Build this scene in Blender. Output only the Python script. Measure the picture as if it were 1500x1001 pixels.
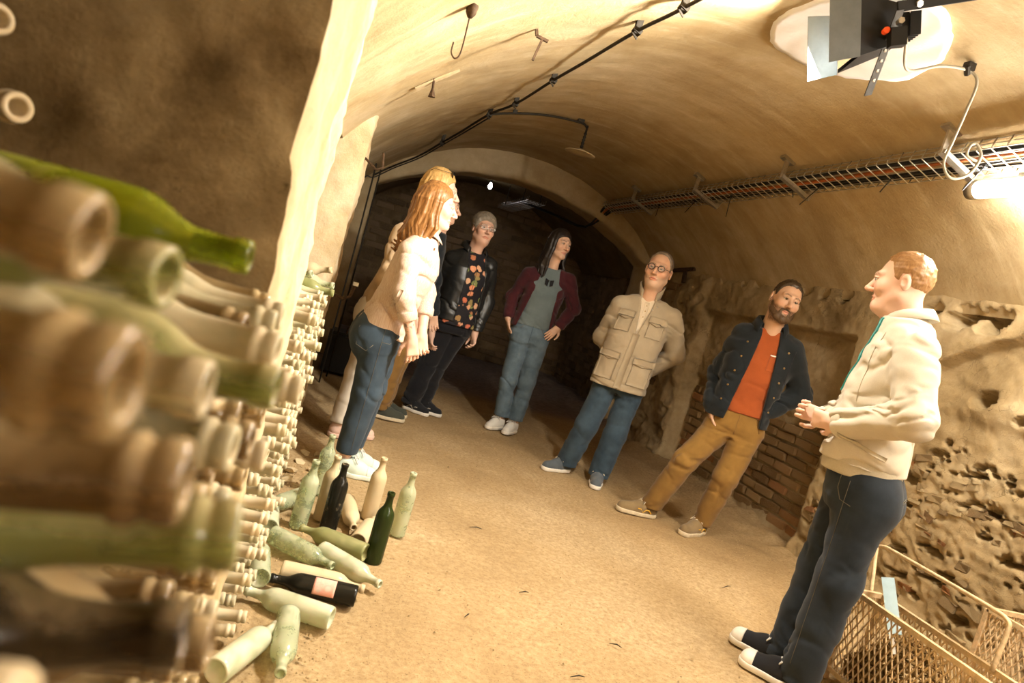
import bpy, bmesh, math, random
import numpy as np
from mathutils import Vector, Matrix, Euler

for o in list(bpy.data.objects):
    bpy.data.objects.remove(o, do_unlink=True)
SC = bpy.context.scene
COL = SC.collection
R = math.radians

# ------------------------------------------------------------------ camera
YAW, PITCH, ROLL = R(14.8), R(-4.23), R(16.3)
fw = Vector((math.sin(YAW) * math.cos(PITCH), math.cos(YAW) * math.cos(PITCH), math.sin(PITCH)))
r0 = Vector((math.cos(YAW), -math.sin(YAW), 0))
u0 = r0.cross(fw)
rt = r0 * math.cos(ROLL) + u0 * math.sin(ROLL)
up = u0 * math.cos(ROLL) - r0 * math.sin(ROLL)
cam = bpy.data.cameras.new('camera')
cam.sensor_width = 36.0
cam.lens = 24.0
cam.clip_start = 0.02
cam.dof.use_dof = True
cam.dof.focus_distance = 3.6
cam.dof.aperture_fstop = 4.2
camo = bpy.data.objects.new('camera', cam)
COL.objects.link(camo)
M3 = Matrix((rt, up, -fw)).transposed()
camo.matrix_world = Matrix.Translation((0, 0, 1.22)) @ M3.to_4x4()
SC.camera = camo

# ------------------------------------------------------------------ world, exposure
w = bpy.data.worlds.new('world')
SC.world = w
w.use_nodes = True
w.node_tree.nodes['Background'].inputs[0].default_value = (1.0, 0.86, 0.66, 1)
w.node_tree.nodes['Background'].inputs[1].default_value = 0.008
SC.view_settings.view_transform = 'Standard'
SC.view_settings.look = 'None'
SC.view_settings.gamma = 1.0
SC.view_settings.use_curve_mapping = False
SC.view_settings.exposure = 0.66


def area(name, loc, target, power, sx, sy, col=(1, .93, .82), spread=180):
    l = bpy.data.lights.new(name, 'AREA')
    l.shape = 'RECTANGLE'
    l.size, l.size_y = sx, sy
    l.energy = power
    l.color = col
    l.spread = R(spread)
    o = bpy.data.objects.new(name, l)
    COL.objects.link(o)
    o.location = loc
    d = Vector(target) - Vector(loc)
    o.rotation_euler = d.to_track_quat('-Z', 'Y').to_euler()
    return o


# the place is lit by one fluorescent tube and two added unseen ones, whose glowing diffusers are built with the fixtures below
# light of the floodlight under the ceiling, which shines on the bottle bins of the left wall
area('floodlight_light', (1.45, 2.33, 2.46), (-0.1, 2.7, 1.15), 80, .20, .14, (1.0, .93, .82))
area('far_lamp_light', (1.55, 9.3, 2.38), (1.6, 9.2, 0.0), 1.2, .1, .1, (.85, .8, .9))

# ------------------------------------------------------------------ helpers
rng = random.Random(7)


def hashu(ix, iy, iz, seed):
    h = (ix.astype(np.uint32) * np.uint32(374761393) + iy.astype(np.uint32) * np.uint32(668265263)
         + iz.astype(np.uint32) * np.uint32(2147483647) + np.uint32(seed * 9176 + 11))
    h = (h ^ (h >> np.uint32(13))) * np.uint32(1274126177)
    h = h ^ (h >> np.uint32(16))
    return (h & np.uint32(0xffffff)).astype(np.float32) / np.float32(0xffffff)


def vnoise(P, scale=1.0, seed=0):
    """value noise in -1..1 on an (..., 3) array"""
    Q = np.asarray(P, np.float32) * scale
    I = np.floor(Q)
    f = Q - I
    f = f * f * (3 - 2 * f)
    I = I.astype(np.int64)
    x, y, z = I[..., 0], I[..., 1], I[..., 2]
    fx, fy, fz = f[..., 0], f[..., 1], f[..., 2]
    o = 0
    for dx in (0, 1):
        wx = fx if dx else 1 - fx
        for dy in (0, 1):
            wy = fy if dy else 1 - fy
            for dz in (0, 1):
                wz = fz if dz else 1 - fz
                o = o + hashu(x + dx, y + dy, z + dz, seed) * (wx * wy * wz)
    return o * 2 - 1


def fbm(P, scale, octv=4, seed=0, gain=.5):
    a, s, o = 1.0, scale, 0
    for k in range(octv):
        o = o + a * vnoise(P, s, seed + k * 7)
        a *= gain
        s *= 2.03
    return o


def sstep(a, b, x):
    t = np.clip((x - a) / (b - a), 0, 1)
    return t * t * (3 - 2 * t)


def mesh_np(name, V, F, smooth=True):
    me = bpy.data.meshes.new(name)
    V = np.asarray(V, np.float32)
    if isinstance(F, np.ndarray) and F.ndim == 2:
        n, k = F.shape
        me.vertices.add(len(V))
        me.vertices.foreach_set('co', V.ravel())
        me.loops.add(n * k)
        me.loops.foreach_set('vertex_index', F.astype(np.int32).ravel())
        me.polygons.add(n)
        me.polygons.foreach_set('loop_start', np.arange(0, n * k, k, dtype=np.int32))
        me.update(calc_edges=True)
    else:
        me.from_pydata(V.tolist(), [], F)
        me.update()
    if smooth:
        me.polygons.foreach_set('use_smooth', np.ones(len(me.polygons), bool))
    me.validate()
    return me


def obj(name, me, mat=None, parent=None, loc=(0, 0, 0), rot=(0, 0, 0)):
    if mat is not None and not me.materials:
        me.materials.append(mat)
    o = bpy.data.objects.new(name, me)
    COL.objects.link(o)
    o.location = loc
    o.rotation_euler = rot
    if parent:
        o.parent = parent
    return o


def empty(name, loc=(0, 0, 0), rot=(0, 0, 0)):
    o = bpy.data.objects.new(name, None)
    o.empty_display_size = .05
    COL.objects.link(o)
    o.location = loc
    o.rotation_euler = rot
    return o


def tag(o, label=None, cat=None, group=None, kind=None):
    if label: o['label'] = label
    if cat: o['category'] = cat
    if group: o['group'] = group
    if kind: o['kind'] = kind
    return o


class MB:
    """collects simple shapes into one mesh"""
    def __init__(self):
        self.v, self.f = [], []

    def add(self, V, F):
        n = len(self.v)
        self.v += [tuple(map(float, p)) for p in V]
        self.f += [tuple(int(i) + n for i in f) for f in F]
        return self

    def box(self, c, s, rot=None):
        c = Vector(c)
        m = rot if rot is not None else Matrix.Identity(3)
        P = [c + m @ Vector((sx * s[0] / 2, sy * s[1] / 2, sz * s[2] / 2)) for sx in (-1, 1) for sy in (-1, 1) for sz in (-1, 1)]
        return self.add(P, [(0, 1, 3, 2), (4, 6, 7, 5), (0, 4, 5, 1), (2, 3, 7, 6), (0, 2, 6, 4), (1, 5, 7, 3)])

    def bar(self, a, b, wid, hei, upv=(0, 0, 1)):
        a, b = Vector(a), Vector(b)
        d = (b - a).normalized()
        s = d.cross(Vector(upv))
        if s.length < 1e-4: s = d.cross(Vector((1, 0, 0)))
        s.normalize()
        u = s.cross(d)
        P = []
        for p in (a, b):
            for (i, j) in ((-1, -1), (1, -1), (1, 1), (-1, 1)):
                P.append(p + s * wid / 2 * i + u * hei / 2 * j)
        return self.add(P, [(3, 2, 1, 0), (4, 5, 6, 7), (0, 1, 5, 4), (1, 2, 6, 5), (2, 3, 7, 6), (3, 0, 4, 7)])

    def tube(self, pts, rad, n=8, closed=False, caps=True):
        pts = [Vector(p) for p in pts]
        N = len(pts)
        rads = rad if isinstance(rad, (list, tuple)) else [rad] * N
        base = len(self.v)
        prev = None
        V = []
        for i, p in enumerate(pts):
            if closed:
                t = pts[(i + 1) % N] - pts[i - 1]
            else:
                t = pts[min(i + 1, N - 1)] - pts[max(i - 1, 0)]
            t.normalize()
            if prev is None:
                a = Vector((0, 0, 1)) if abs(t.z) < .9 else Vector((1, 0, 0))
                s = t.cross(a).normalized()
            else:
                s = (prev - t * prev.dot(t)).normalized()
            prev = s
            u = t.cross(s)
            for k in range(n):
                an = 2 * math.pi * k / n
                V.append(p + (s * math.cos(an) + u * math.sin(an)) * rads[i])
        F = []
        for i in range(N if closed else N - 1):
            j = (i + 1) % N
            for k in range(n):
                l = (k + 1) % n
                F.append((i * n + k, i * n + l, j * n + l, j * n + k))
        if caps and not closed:
            F.append(tuple(range(n - 1, -1, -1)))
            F.append(tuple((N - 1) * n + k for k in range(n)))
        return self.add(V, F)

    def lathe(self, prof, n=24, m=None):
        V, F = [], []
        for (r_, z) in prof:
            for k in range(n):
                an = 2 * math.pi * k / n
                p = Vector((r_ * math.cos(an), r_ * math.sin(an), z))
                V.append(m @ p if m is not None else p)
        for i in range(len(prof) - 1):
            for k in range(n):
                l = (k + 1) % n
                F.append((i * n + k, i * n + l, (i + 1) * n + l, (i + 1) * n + k))
        return self.add(V, F)

    def build(self, name, mat, parent=None, smooth=False, loc=(0, 0, 0), rot=(0, 0, 0)):
        me = mesh_np(name, self.v, self.f, smooth)
        return obj(name, me, mat, parent, loc, rot)


# ------------------------------------------------------------------ materials
class NT:
    def __init__(self, name):
        self.m = bpy.data.materials.new(name)
        self.m.use_nodes = True
        self.t = self.m.node_tree
        self.b = self.t.nodes['Principled BSDF']
        self.tc = self.t.nodes.new('ShaderNodeTexCoord')

    def n(self, typ, **kw):
        nd = self.t.nodes.new(typ)
        for k, v in kw.items():
            setattr(nd, k, v)
        return nd

    def link(self, a, b):
        self.t.links.new(a, b)

    def noise(self, scale, detail=6, rough=.6, stretch=None, coord='Object', rot=None, dist=0):
        nz = self.n('ShaderNodeTexNoise')
        nz.inputs['Scale'].default_value = scale
        nz.inputs['Detail'].default_value = detail
        nz.inputs['Roughness'].default_value = rough
        nz.inputs['Distortion'].default_value = dist
        src = self.tc.outputs[coord]
        if stretch or rot:
            mp = self.n('ShaderNodeMapping')
            if stretch: mp.inputs['Scale'].default_value = stretch
            if rot: mp.inputs['Rotation'].default_value = rot
            self.link(src, mp.inputs[0])
            src = mp.outputs[0]
        self.link(src, nz.inputs['Vector'])
        return nz.outputs['Fac']

    def ramp(self, fac, stops):
        r = self.n('ShaderNodeValToRGB')
        e = r.color_ramp.elements
        while len(e) < len(stops): e.new(.5)
        for i, (p, c) in enumerate(stops):
            e[i].position = p
            e[i].color = (*c, 1) if len(c) == 3 else c
        self.link(fac, r.inputs[0])
        return r.outputs[0]

    def mix(self, fac, a, b, mode='MIX'):
        mx = self.n('ShaderNodeMix', data_type='RGBA', blend_type=mode)
        for s, v in ((0, fac), (6, a), (7, b)):
            if isinstance(v, (int, float)): mx.inputs[s].default_value = v
            elif isinstance(v, tuple): mx.inputs[s].default_value = (*v, 1)
            else: self.link(v, mx.inputs[s])
        return mx.outputs[2]

    def bump(self, h, strength=.3, dist=.01):
        b = self.n('ShaderNodeBump')
        b.inputs['Strength'].default_value = strength
        b.inputs['Distance'].default_value = dist
        self.link(h, b.inputs['Height'])
        self.link(b.outputs[0], self.b.inputs['Normal'])

    def col(self, c):
        if isinstance(c, tuple): self.b.inputs['Base Color'].default_value = (*c, 1)
        else: self.link(c, self.b.inputs['Base Color'])

    def set(self, **kw):
        for k, v in kw.items():
            self.b.inputs[k.replace('_', ' ')].default_value = v
        return self


def plain(name, c, rough=.6, metal=0.0, var=.12, scale=30, bump=.0, spec=.3):
    t = NT(name)
    f = t.noise(scale, 4)
    lo = tuple(x * (1 - var) for x in c)
    hi = tuple(min(1, x * (1 + var)) for x in c)
    t.col(t.ramp(f, [(.3, lo), (.7, hi)]))
    t.set(Roughness=rough, Metallic=metal)
    t.b.inputs['Specular IOR Level'].default_value = spec
    if bump: t.bump(f, bump, .004)
    return t.m


def plaster(name, stops, scale=1.3, stretch=None, spots=(.12, .08, .035), spot_amt=.45, bump=.5, fine=60, crack=0, streak=None):
    t = NT(name)
    f = t.noise(scale, 10, .65, stretch, dist=.3)
    base = t.ramp(f, stops)
    g = t.noise(9, 8, .7)
    c1 = t.mix(t.ramp(g, [(.35, (.0,) * 3), (.75, (.35,) * 3)]), base, stops[0][1])
    s = t.noise(22, 6, .75)
    c2 = t.mix(t.ramp(s, [(.66, (0, 0, 0)), (.74, (spot_amt,) * 3)]), c1, spots)
    if streak:
        sk_ = t.noise(1.6, 9, .7, streak, dist=.4)
        c2 = t.mix(t.ramp(sk_, [(.42, (0, 0, 0)), (.64, (.42,) * 3)]), c2, stops[0][1])
        c2 = t.mix(t.ramp(t.noise(3.1, 8, .7, streak), [(.55, (0, 0, 0)), (.72, (.5,) * 3)]), c2, stops[-1][1])
    if crack:
        vo = t.n('ShaderNodeTexVoronoi', feature='DISTANCE_TO_EDGE')
        vo.inputs['Scale'].default_value = crack
        nz = t.n('ShaderNodeTexNoise')
        nz.inputs['Scale'].default_value = 7
        nz.inputs['Detail'].default_value = 6
        t.link(t.tc.outputs['Object'], nz.inputs['Vector'])
        ad = t.n('ShaderNodeVectorMath', operation='MULTIPLY_ADD')
        ad.inputs[1].default_value = (.45, .45, .45)
        t.link(nz.outputs['Color'], ad.inputs[0])
        t.link(t.tc.outputs['Object'], ad.inputs[2])
        t.link(ad.outputs[0], vo.inputs['Vector'])
        ck = t.ramp(vo.outputs['Distance'], [(.0, (1, 1, 1)), (.012, (0, 0, 0))])
        ck = t.mix(t.ramp(t.noise(2.5, 3), [(.45, (0, 0, 0)), (.65, (.7, .7, .7))]), (0., 0., 0.), ck)
        c2 = t.mix(ck, c2, (.07, .045, .02))
    t.col(c2)
    t.set(Roughness=.92)
    t.b.inputs['Specular IOR Level'].default_value = .12
    h = t.mix(.5, t.noise(fine, 8, .75), t.noise(14, 6, .6))
    t.bump(h, bump, .012)
    return t.m


M = {}
M['pier_shaded'] = plaster('pier_shaded_plaster', [(.28, (.10, .062, .022)), (.48, (.27, .185, .085)), (.75, (.46, .345, .18))], 5.0, spots=(.03, .018, .008), spot_amt=.8, bump=.9)  # dim side of the pier: shade painted in as a darker, mottled colour
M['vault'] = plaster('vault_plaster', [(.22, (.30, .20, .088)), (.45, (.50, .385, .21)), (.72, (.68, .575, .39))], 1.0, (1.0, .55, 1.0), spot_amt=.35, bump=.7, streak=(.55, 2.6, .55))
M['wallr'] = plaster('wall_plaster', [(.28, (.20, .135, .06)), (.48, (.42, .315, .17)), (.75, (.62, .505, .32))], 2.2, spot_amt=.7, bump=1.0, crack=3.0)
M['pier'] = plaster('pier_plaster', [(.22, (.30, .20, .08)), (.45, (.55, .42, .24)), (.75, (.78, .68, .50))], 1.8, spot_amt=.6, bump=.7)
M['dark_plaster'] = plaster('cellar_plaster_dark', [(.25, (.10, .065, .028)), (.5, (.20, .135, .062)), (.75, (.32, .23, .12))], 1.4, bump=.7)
M['mortar'] = plaster('mortar', [(.25, (.13, .085, .04)), (.5, (.24, .165, .085)), (.75, (.36, .26, .145))], 3, bump=.8)
M['white_plaster'] = plaster('fresh_plaster', [(.2, (.78, .74, .70)), (.5, (.86, .83, .80)), (.8, (.9, .88, .86))], 4, spot_amt=.05, bump=.35)


def floor_mat():
    t = NT('sandy_floor')
    f = t.noise(.9, 10, .62, dist=.4)
    base = t.ramp(f, [(.25, (.30, .20, .095)), (.5, (.50, .36, .19)), (.78, (.66, .52, .32))])
    g = t.noise(45, 8, .8)
    c = t.mix(t.ramp(g, [(.38, (.0,) * 3), (.62, (.75,) * 3)]), base, (.27, .175, .08))
    s = t.noise(130, 3, .6)
    c = t.mix(t.ramp(s, [(.62, (0, 0, 0)), (.7, (.7,) * 3)]), c, (.12, .075, .03))
    l = t.noise(5, 9, .8)
    c = t.mix(t.ramp(l, [(.62, (0, 0, 0)), (.75, (.5,) * 3)]), c, (.78, .64, .42))
    # the far bay has a greyer, stonier floor
    sx = t.n('ShaderNodeSeparateXYZ')
    t.link(t.tc.outputs['Object'], sx.inputs[0])
    mr = t.n('ShaderNodeMapRange')
    mr.inputs[1].default_value, mr.inputs[2].default_value = 6.9, 7.3
    t.link(sx.outputs[1], mr.inputs[0])
    c = t.mix(mr.outputs[0], c, t.ramp(t.noise(14, 8, .7), [(.3, (.16, .12, .09)), (.7, (.34, .27, .21))]))
    t.col(c)
    t.set(Roughness=.95)
    t.b.inputs['Specular IOR Level'].default_value = .1
    t.bump(t.mix(.55, t.noise(120, 6, .8), t.noise(26, 8, .7)), .75, .012)
    return t.m


M['floor'] = floor_mat()


def brick_mat(name, stops, rnd=.5):
    t = NT(name)
    oi = t.n('ShaderNodeObjectInfo')
    base = t.ramp(oi.outputs['Random'], stops)
    g = t.noise(18, 8, .7)
    c = t.mix(t.ramp(g, [(.4, (0, 0, 0)), (.7, (.6,) * 3)]), base, (.42, .30, .16))
    c = t.mix(t.ramp(t.noise(40, 6, .7), [(.55, (0, 0, 0)), (.72, (.7,) * 3)]), c, (.07, .045, .02))
    t.col(c)
    t.set(Roughness=.93)
    t.b.inputs['Specular IOR Level'].default_value = .12
    t.bump(t.noise(35, 8, .75), .8, .012)
    return t.m


M['brick'] = brick_mat('brick', [(0, (.20, .115, .045)), (.4, (.32, .20, .088)), (.75, (.42, .28, .135)), (.97, (.40, .17, .06))])
M['stone'] = brick_mat('rubble_stone', [(0, (.36, .26, .135)), (.5, (.50, .385, .215)), (.70, (.22, .15, .075)), (.84, (.28, .11, .04)), (1, (.36, .145, .05))])
M['dbrick'] = brick_mat('brick_far', [(0, (.11, .075, .04)), (.5, (.20, .135, .075)), (1, (.29, .2, .12))])
M['black'] = plain('black_plastic', (.012, .012, .012), .45)
M['iron'] = plain('rusty_iron', (.075, .042, .02), .8, .3, .5, 60, .3)
M['dark_iron'] = plain('dark_iron', (.03, .024, .016), .65, .4, .4, 60, .2)
M['galv'] = plain('galvanised_steel', (.55, .52, .45), .38, .85, .15, 50)
M['beige_paint'] = plain('beige_paint', (.62, .47, .28), .6, .15, .25, 40, .2)
M['white_enamel'] = plain('white_enamel', (.75, .72, .66), .4)
# ------------------------------------------------------------------ the setting
XL, XR = -0.07, 3.37
XC, VR, VZ = 1.65, 2.30, 0.35          # main vault: axis, radius, centre height


def vault_z(x, r=VR):
    return VZ + math.sqrt(max(r * r - (x - XC) ** 2, 0))


def grid_faces(nu, nv, flip=False):
    i = np.arange(nu - 1)[:, None]
    j = np.arange(nv - 1)[None, :]
    a = i * nv + j
    F = np.stack([a, a + nv, a + nv + 1, a + 1], -1).reshape(-1, 4)
    return F[:, ::-1] if flip else F


def axis_pts(lo, hi, step, fine=(), fstep=None):
    """1-D sample positions, denser inside the fine intervals"""
    p = [lo]
    while p[-1] < hi - 1e-6:
        s = step
        for (a, b) in fine:
            if a <= p[-1] <= b: s = fstep
        p.append(min(p[-1] + s, hi))
    return np.array(p)


# floor
xs = axis_pts(-1.4, 4.4, .08, ((-.3, 3.4),), .03)
ys = axis_pts(-4.2, 11.2, .12, ((1.2, 6.5),), .03)
Xg, Yg = np.meshgrid(xs, ys, indexing='ij')
P = np.stack([Xg, Yg, np.zeros_like(Xg)], -1)
amp = .006 + .02 * sstep(2.9, 3.3, Xg) + .015 * sstep(.15, -.1, Xg)
Z = amp * fbm(P, 5, 4, 3) + .004 * fbm(P, 1.2, 2, 9) - .004
Z += .05 * sstep(3.05, 3.4, Xg) * (1 + vnoise(P, 3, 5)) + .03 * sstep(.1, -.12, Xg) * (1 + vnoise(P, 4, 6)) * sstep(3.3, 3.7, Yg)
P[..., 2] = Z
tag(obj('floor', mesh_np('floor', P.reshape(-1, 3), grid_faces(len(xs), len(ys))), M['floor']),
    'sandy earth floor of the cellar', 'floor', kind='structure')

# ceiling: the plastered barrel vault
a0 = math.acos((XR + .03 - XC) / VR)
ang = np.linspace(a0 - .015, math.pi - a0 + .06, 96)
yv = np.linspace(-4.2, 7.5, 290)
A, Yg = np.meshgrid(ang, yv, indexing='ij')
P = np.stack([XC + VR * np.cos(A), Yg, VZ + VR * np.sin(A)], -1)
dn = .012 * fbm(P * np.array([1, .5, 1]), 1.6, 3, 21) + .005 * fbm(P, 7, 3, 23) - .004 * np.abs(fbm(P * np.array([1, 3, 1]), 2, 2, 29))
rad = VR + dn
P[..., 0] = XC + rad * np.cos(A)
P[..., 2] = VZ + rad * np.sin(A)
ceiling = tag(obj('ceiling', mesh_np('ceiling', P.reshape(-1, 3), grid_faces(len(ang), len(yv))), M['vault']),
              'ochre plastered barrel vault over the cellar', 'ceiling', kind='structure')

# right wall: one relief of plaster, recesses, sockets and broken masonry
HOLES = [(5.85, 1.955, .8), (5.48, 1.93, .7), (5.27, 1.94, .8), (4.95, 1.93, .55), (4.62, 1.92, .9), (4.42, 1.905, .8), (4.21, 1.91, 1.0), (3.86, 1.90, .6),
         (3.42, 1.88, .9), (3.22, 1.865, 1.5), (3.02, 1.86, 1.6), (2.75, 1.86, 1.0), (2.5, 1.86, 1.2),
         (2.98, 1.36, 1.1), (2.72, 1.30, .6), (4.75, 1.30, 1.2), (4.55, 1.26, 1.0), (3.1, 1.08, .4), (2.6, 1.1, .5)]


def niche_b_top(Y):
    return -.727 + np.sqrt(np.maximum(2.62 ** 2 - (Y - 1.9) ** 2, 0))


def wall_depth(P):
    """how far the face lies behind X = XR"""
    Y, z = P[..., 1], P[..., 2]
    wob = .012 * vnoise(P, 6, 31) + .008 * vnoise(P, 17, 32)
    d = .018 * fbm(P, 2.2, 4, 33) + .006 * fbm(P, 16, 3, 35)
    e = .014
    inA = sstep(3.95 - e, 3.95 + e, Y + wob) * sstep(6.03 + e, 6.03 - e, Y + wob) * sstep(1.555 + e, 1.555 - e, z + wob)
    d = d + .115 * inA
    low = inA * sstep(.94, .88, z + 2 * wob)
    d = d + .035 * low
    top = niche_b_top(Y)
    inB = sstep(.4, .4 + e, Y) * sstep(3.42 + e, 3.42 - e, Y + wob) * sstep(top + e, top - e, z + wob * .6)
    d = d + .085 * inB
    # a swelling course low in the arched recess
    d = d - .022 * inB * sstep(1.20, 1.28, z) * sstep(1.40, 1.33, z)
    # broken masonry: cavities between lumps
    rub = sstep(1.9, 2.1, Y) * sstep(3.95, 3.75, Y) * sstep(.06, .2, z) * sstep(1.0, .86, z + .25 * vnoise(P, 3, 36))
    cav = fbm(P * np.array([1, .7, 1.5]), 10, 5, 37, .6)
    d = d + rub * (.10 * sstep(.40, .52, cav) + .008 * fbm(P, 30, 3, 39))
    far = sstep(6.0, 6.15, Y)
    d = d + far * (.04 * fbm(P, 3, 4, 41) + .03 * sstep(.1, .5, fbm(P, 8, 2, 43)) - .02)
    # pilaster left of the brick recess
    d = d - .018 * sstep(6.03, 6.1, Y) * sstep(6.35, 6.25, Y) * sstep(.3, .6, z)
    for (hy, hz, s) in HOLES:
        hz = hz - .075 if hz > 1.8 else hz
        r_ = np.sqrt(((Y - hy) / (.066 * s)) ** 2 + ((z - hz + .25 * (Y - hy)) / (.050 * s)) ** 2) + .35 * vnoise(P, 28, 45)
        d = d + .17 * sstep(1.0, .7, r_)
    d = d - .06 * sstep(.16, 0, z) * (1 + vnoise(P, 5, 47)) * (1 - .5 * inA)
    return d


ys = axis_pts(-4.2, 7.5, .10, ((1.7, 6.6),), .0125)
zs = axis_pts(-.05, 1.97, .0125)
Yg, Zg = np.meshgrid(ys, zs, indexing='ij')
P = np.stack([np.full_like(Yg, XR), Yg, Zg], -1)
P[..., 0] = XR + wall_depth(P)
wall_right = tag(obj('wall_right', mesh_np('wall_right', P.reshape(-1, 3), grid_faces(len(ys), len(zs))), M['wallr']),
                 'rough plastered right wall with shallow recesses and broken masonry', 'wall', kind='structure')


# brick pieces: a handful of irregular shapes, shared
def brick_mesh(k, rough=.07):
    rr = random.Random(100 + k)
    bm = bmesh.new()
    bmesh.ops.create_cube(bm, size=1)
    bmesh.ops.bevel(bm, geom=bm.edges[:], offset=.09, segments=1, affect='EDGES', clamp_overlap=True)
    for v in bm.verts:
        v.co += Vector((rr.uniform(-1, 1), rr.uniform(-1, 1), rr.uniform(-1, 1))) * rough
    me = bpy.data.meshes.new('brick')
    bm.to_mesh(me)
    bm.free()
    return me


def mesh_set(mat, n, rough):
    L = []
    for k in range(n):
        me = brick_mesh(k, rough)
        me.materials.append(mat)
        L.append(me)
    return L


BR = mesh_set(M['brick'], 6, .045)
ST = mesh_set(M['stone'], 7, .13)
DB = mesh_set(M['dbrick'], 6, .05)


def piece(name, me, parent, loc, size, rot=(0, 0, 0)):
    o = bpy.data.objects.new(name, me)
    COL.objects.link(o)
    o.location = loc
    o.scale = size
    o.rotation_euler = rot
    o.parent = parent
    return o


# bricks in the recess behind the bearded man
z, row = .10, 0
while z < .90:
    y = 3.99 - (.115 if row % 2 else 0)
    while y < 6.0:
        L = .225 + rng.uniform(-.02, .02)
        y0, y1 = max(y, 3.975), min(y + L, 6.0)
        if y1 - y0 > .05 and not (z > .80 and rng.random() < .3):
            piece('brick', rng.choice(BR), wall_right, (XR + .184 + rng.uniform(-.012, .006), (y0 + y1) / 2, z + rng.uniform(-.004, .004)),
                  (.10, y1 - y0 - .014, .064), (rng.uniform(-.03, .03), 0, rng.uniform(-.03, .03)))
        y += L
    z += .0775
    row += 1
# stones and broken bricks in the rubble to the right of it
for k in range(80):
    y, z = rng.uniform(2.05, 3.92), rng.uniform(.08, .95)
    dd = float(wall_depth(np.array([[XR, y, z]]))[0])
    s = rng.uniform(.5, 1.1)
    piece('stone', rng.choice(ST), wall_right, (XR + dd + .037, y, z), (.09, .085 * s * rng.uniform(.8, 1.5), .048 * s),
          (rng.uniform(-.25, .25), rng.uniform(-.2, .2), rng.uniform(-.2, .2)))
# bricks of the darker stretch before the rib
z, row = .12, 0
while z < 1.8:
    y = 6.38 + (.12 if row % 2 else 0)
    while y < 7.45:
        L = .24 + rng.uniform(-.03, .03)
        if rng.random() < .8:
            piece('brick', rng.choice(DB if z < .9 else BR), wall_right, (XR + .045 + rng.uniform(-.015, .02), y + L / 2, z), (.10, L - .02, .075),
                  (rng.uniform(-.05, .05), 0, rng.uniform(-.05, .05)))
        y += L
    z += .095
    row += 1


def rough_box(name, lo, hi, res, amp, mat, parent=None, seed=0, nscale=4, face_mat=None):
    """a box whose faces are divided and roughened"""
    lo, hi = np.array(lo, float), np.array(hi, float)
    bm = bmesh.new()
    V, F = [], []
    c = (lo + hi) / 2
    for ax in range(3):
        b, cx = [(1, 2), (2, 0), (0, 1)][ax]
        nb = max(2, int((hi[b] - lo[b]) / res) + 1)
        nc = max(2, int((hi[cx] - lo[cx]) / res) + 1)
        U, W = np.meshgrid(np.linspace(lo[b], hi[b], nb), np.linspace(lo[cx], hi[cx], nc), indexing='ij')
        for s in (0, 1):
            Q = np.zeros(U.shape + (3,))
            Q[..., ax] = hi[ax] if s else lo[ax]
            Q[..., b], Q[..., cx] = U, W
            n0 = sum(len(v) for v in V)
            V.append(Q.reshape(-1, 3))
            F.append(grid_faces(nb, nc, not s) + n0)
    V = np.concatenate(V)
    F = np.concatenate(F)
    # position-only displacement keeps the seams closed; corners are rounded off
    ext = (hi - lo) / 2
    q = np.abs(V - c) - ext
    edge = np.exp(q / .05).sum(1) - 1
    n = np.sign(V - c) * np.exp(q / .03)
    n /= np.maximum(np.linalg.norm(n, axis=1, keepdims=True), 1e-6)
    disp = amp * fbm(V, nscale, 4, seed) + amp * .45 * fbm(V, nscale * 5, 3, seed + 5)
    disp -= .012 * np.clip(edge, 0, 2) * (1 + 1.2 * vnoise(V, 9, seed + 9))
    V = V + n * disp[:, None]
    o = obj(name, mesh_np(name, V, F), mat, parent)
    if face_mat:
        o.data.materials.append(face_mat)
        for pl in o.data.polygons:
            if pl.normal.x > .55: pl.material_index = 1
    return o


# left side: bins between piers
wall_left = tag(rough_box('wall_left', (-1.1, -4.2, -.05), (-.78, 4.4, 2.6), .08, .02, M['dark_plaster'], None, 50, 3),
                'dark back wall of the bottle bins', 'wall', kind='structure')
rough_box('pier', (-.80, 1.02, -.05), (-.095, 1.92, 2.75), .02, .018, M['pier_shaded'], wall_left, 60, 3, M['pier'])  # paler plaster paints the lit room-side face, the shade colour covers the rest
rough_box('pier', (-.80, 3.86, -.05), (-.045, 4.42, 2.75), .025, .014, M['pier'], wall_left, 61, 4)
rough_box('pier', (-.80, -4.2, -.05), (-.12, -1.0, 2.75), .10, .02, M['pier'], wall_left, 62, 3)
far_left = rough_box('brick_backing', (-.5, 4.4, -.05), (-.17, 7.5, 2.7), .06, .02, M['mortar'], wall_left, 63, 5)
z, row = .06, 0
while z < 1.95:
    y = 4.5 + (.12 if row % 2 else 0)
    while y < 7.4:
        L = .25
        if rng.random() < .55 and (y > 6.0 or z > 1.0):
            piece('brick', rng.choice(DB), wall_left, (-.205 + rng.uniform(-.01, .01), y + L / 2, z), (.09, L - .02, .075), (0, 0, rng.uniform(-.04, .04)))
        y += L
    z += .095
    row += 1

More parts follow.
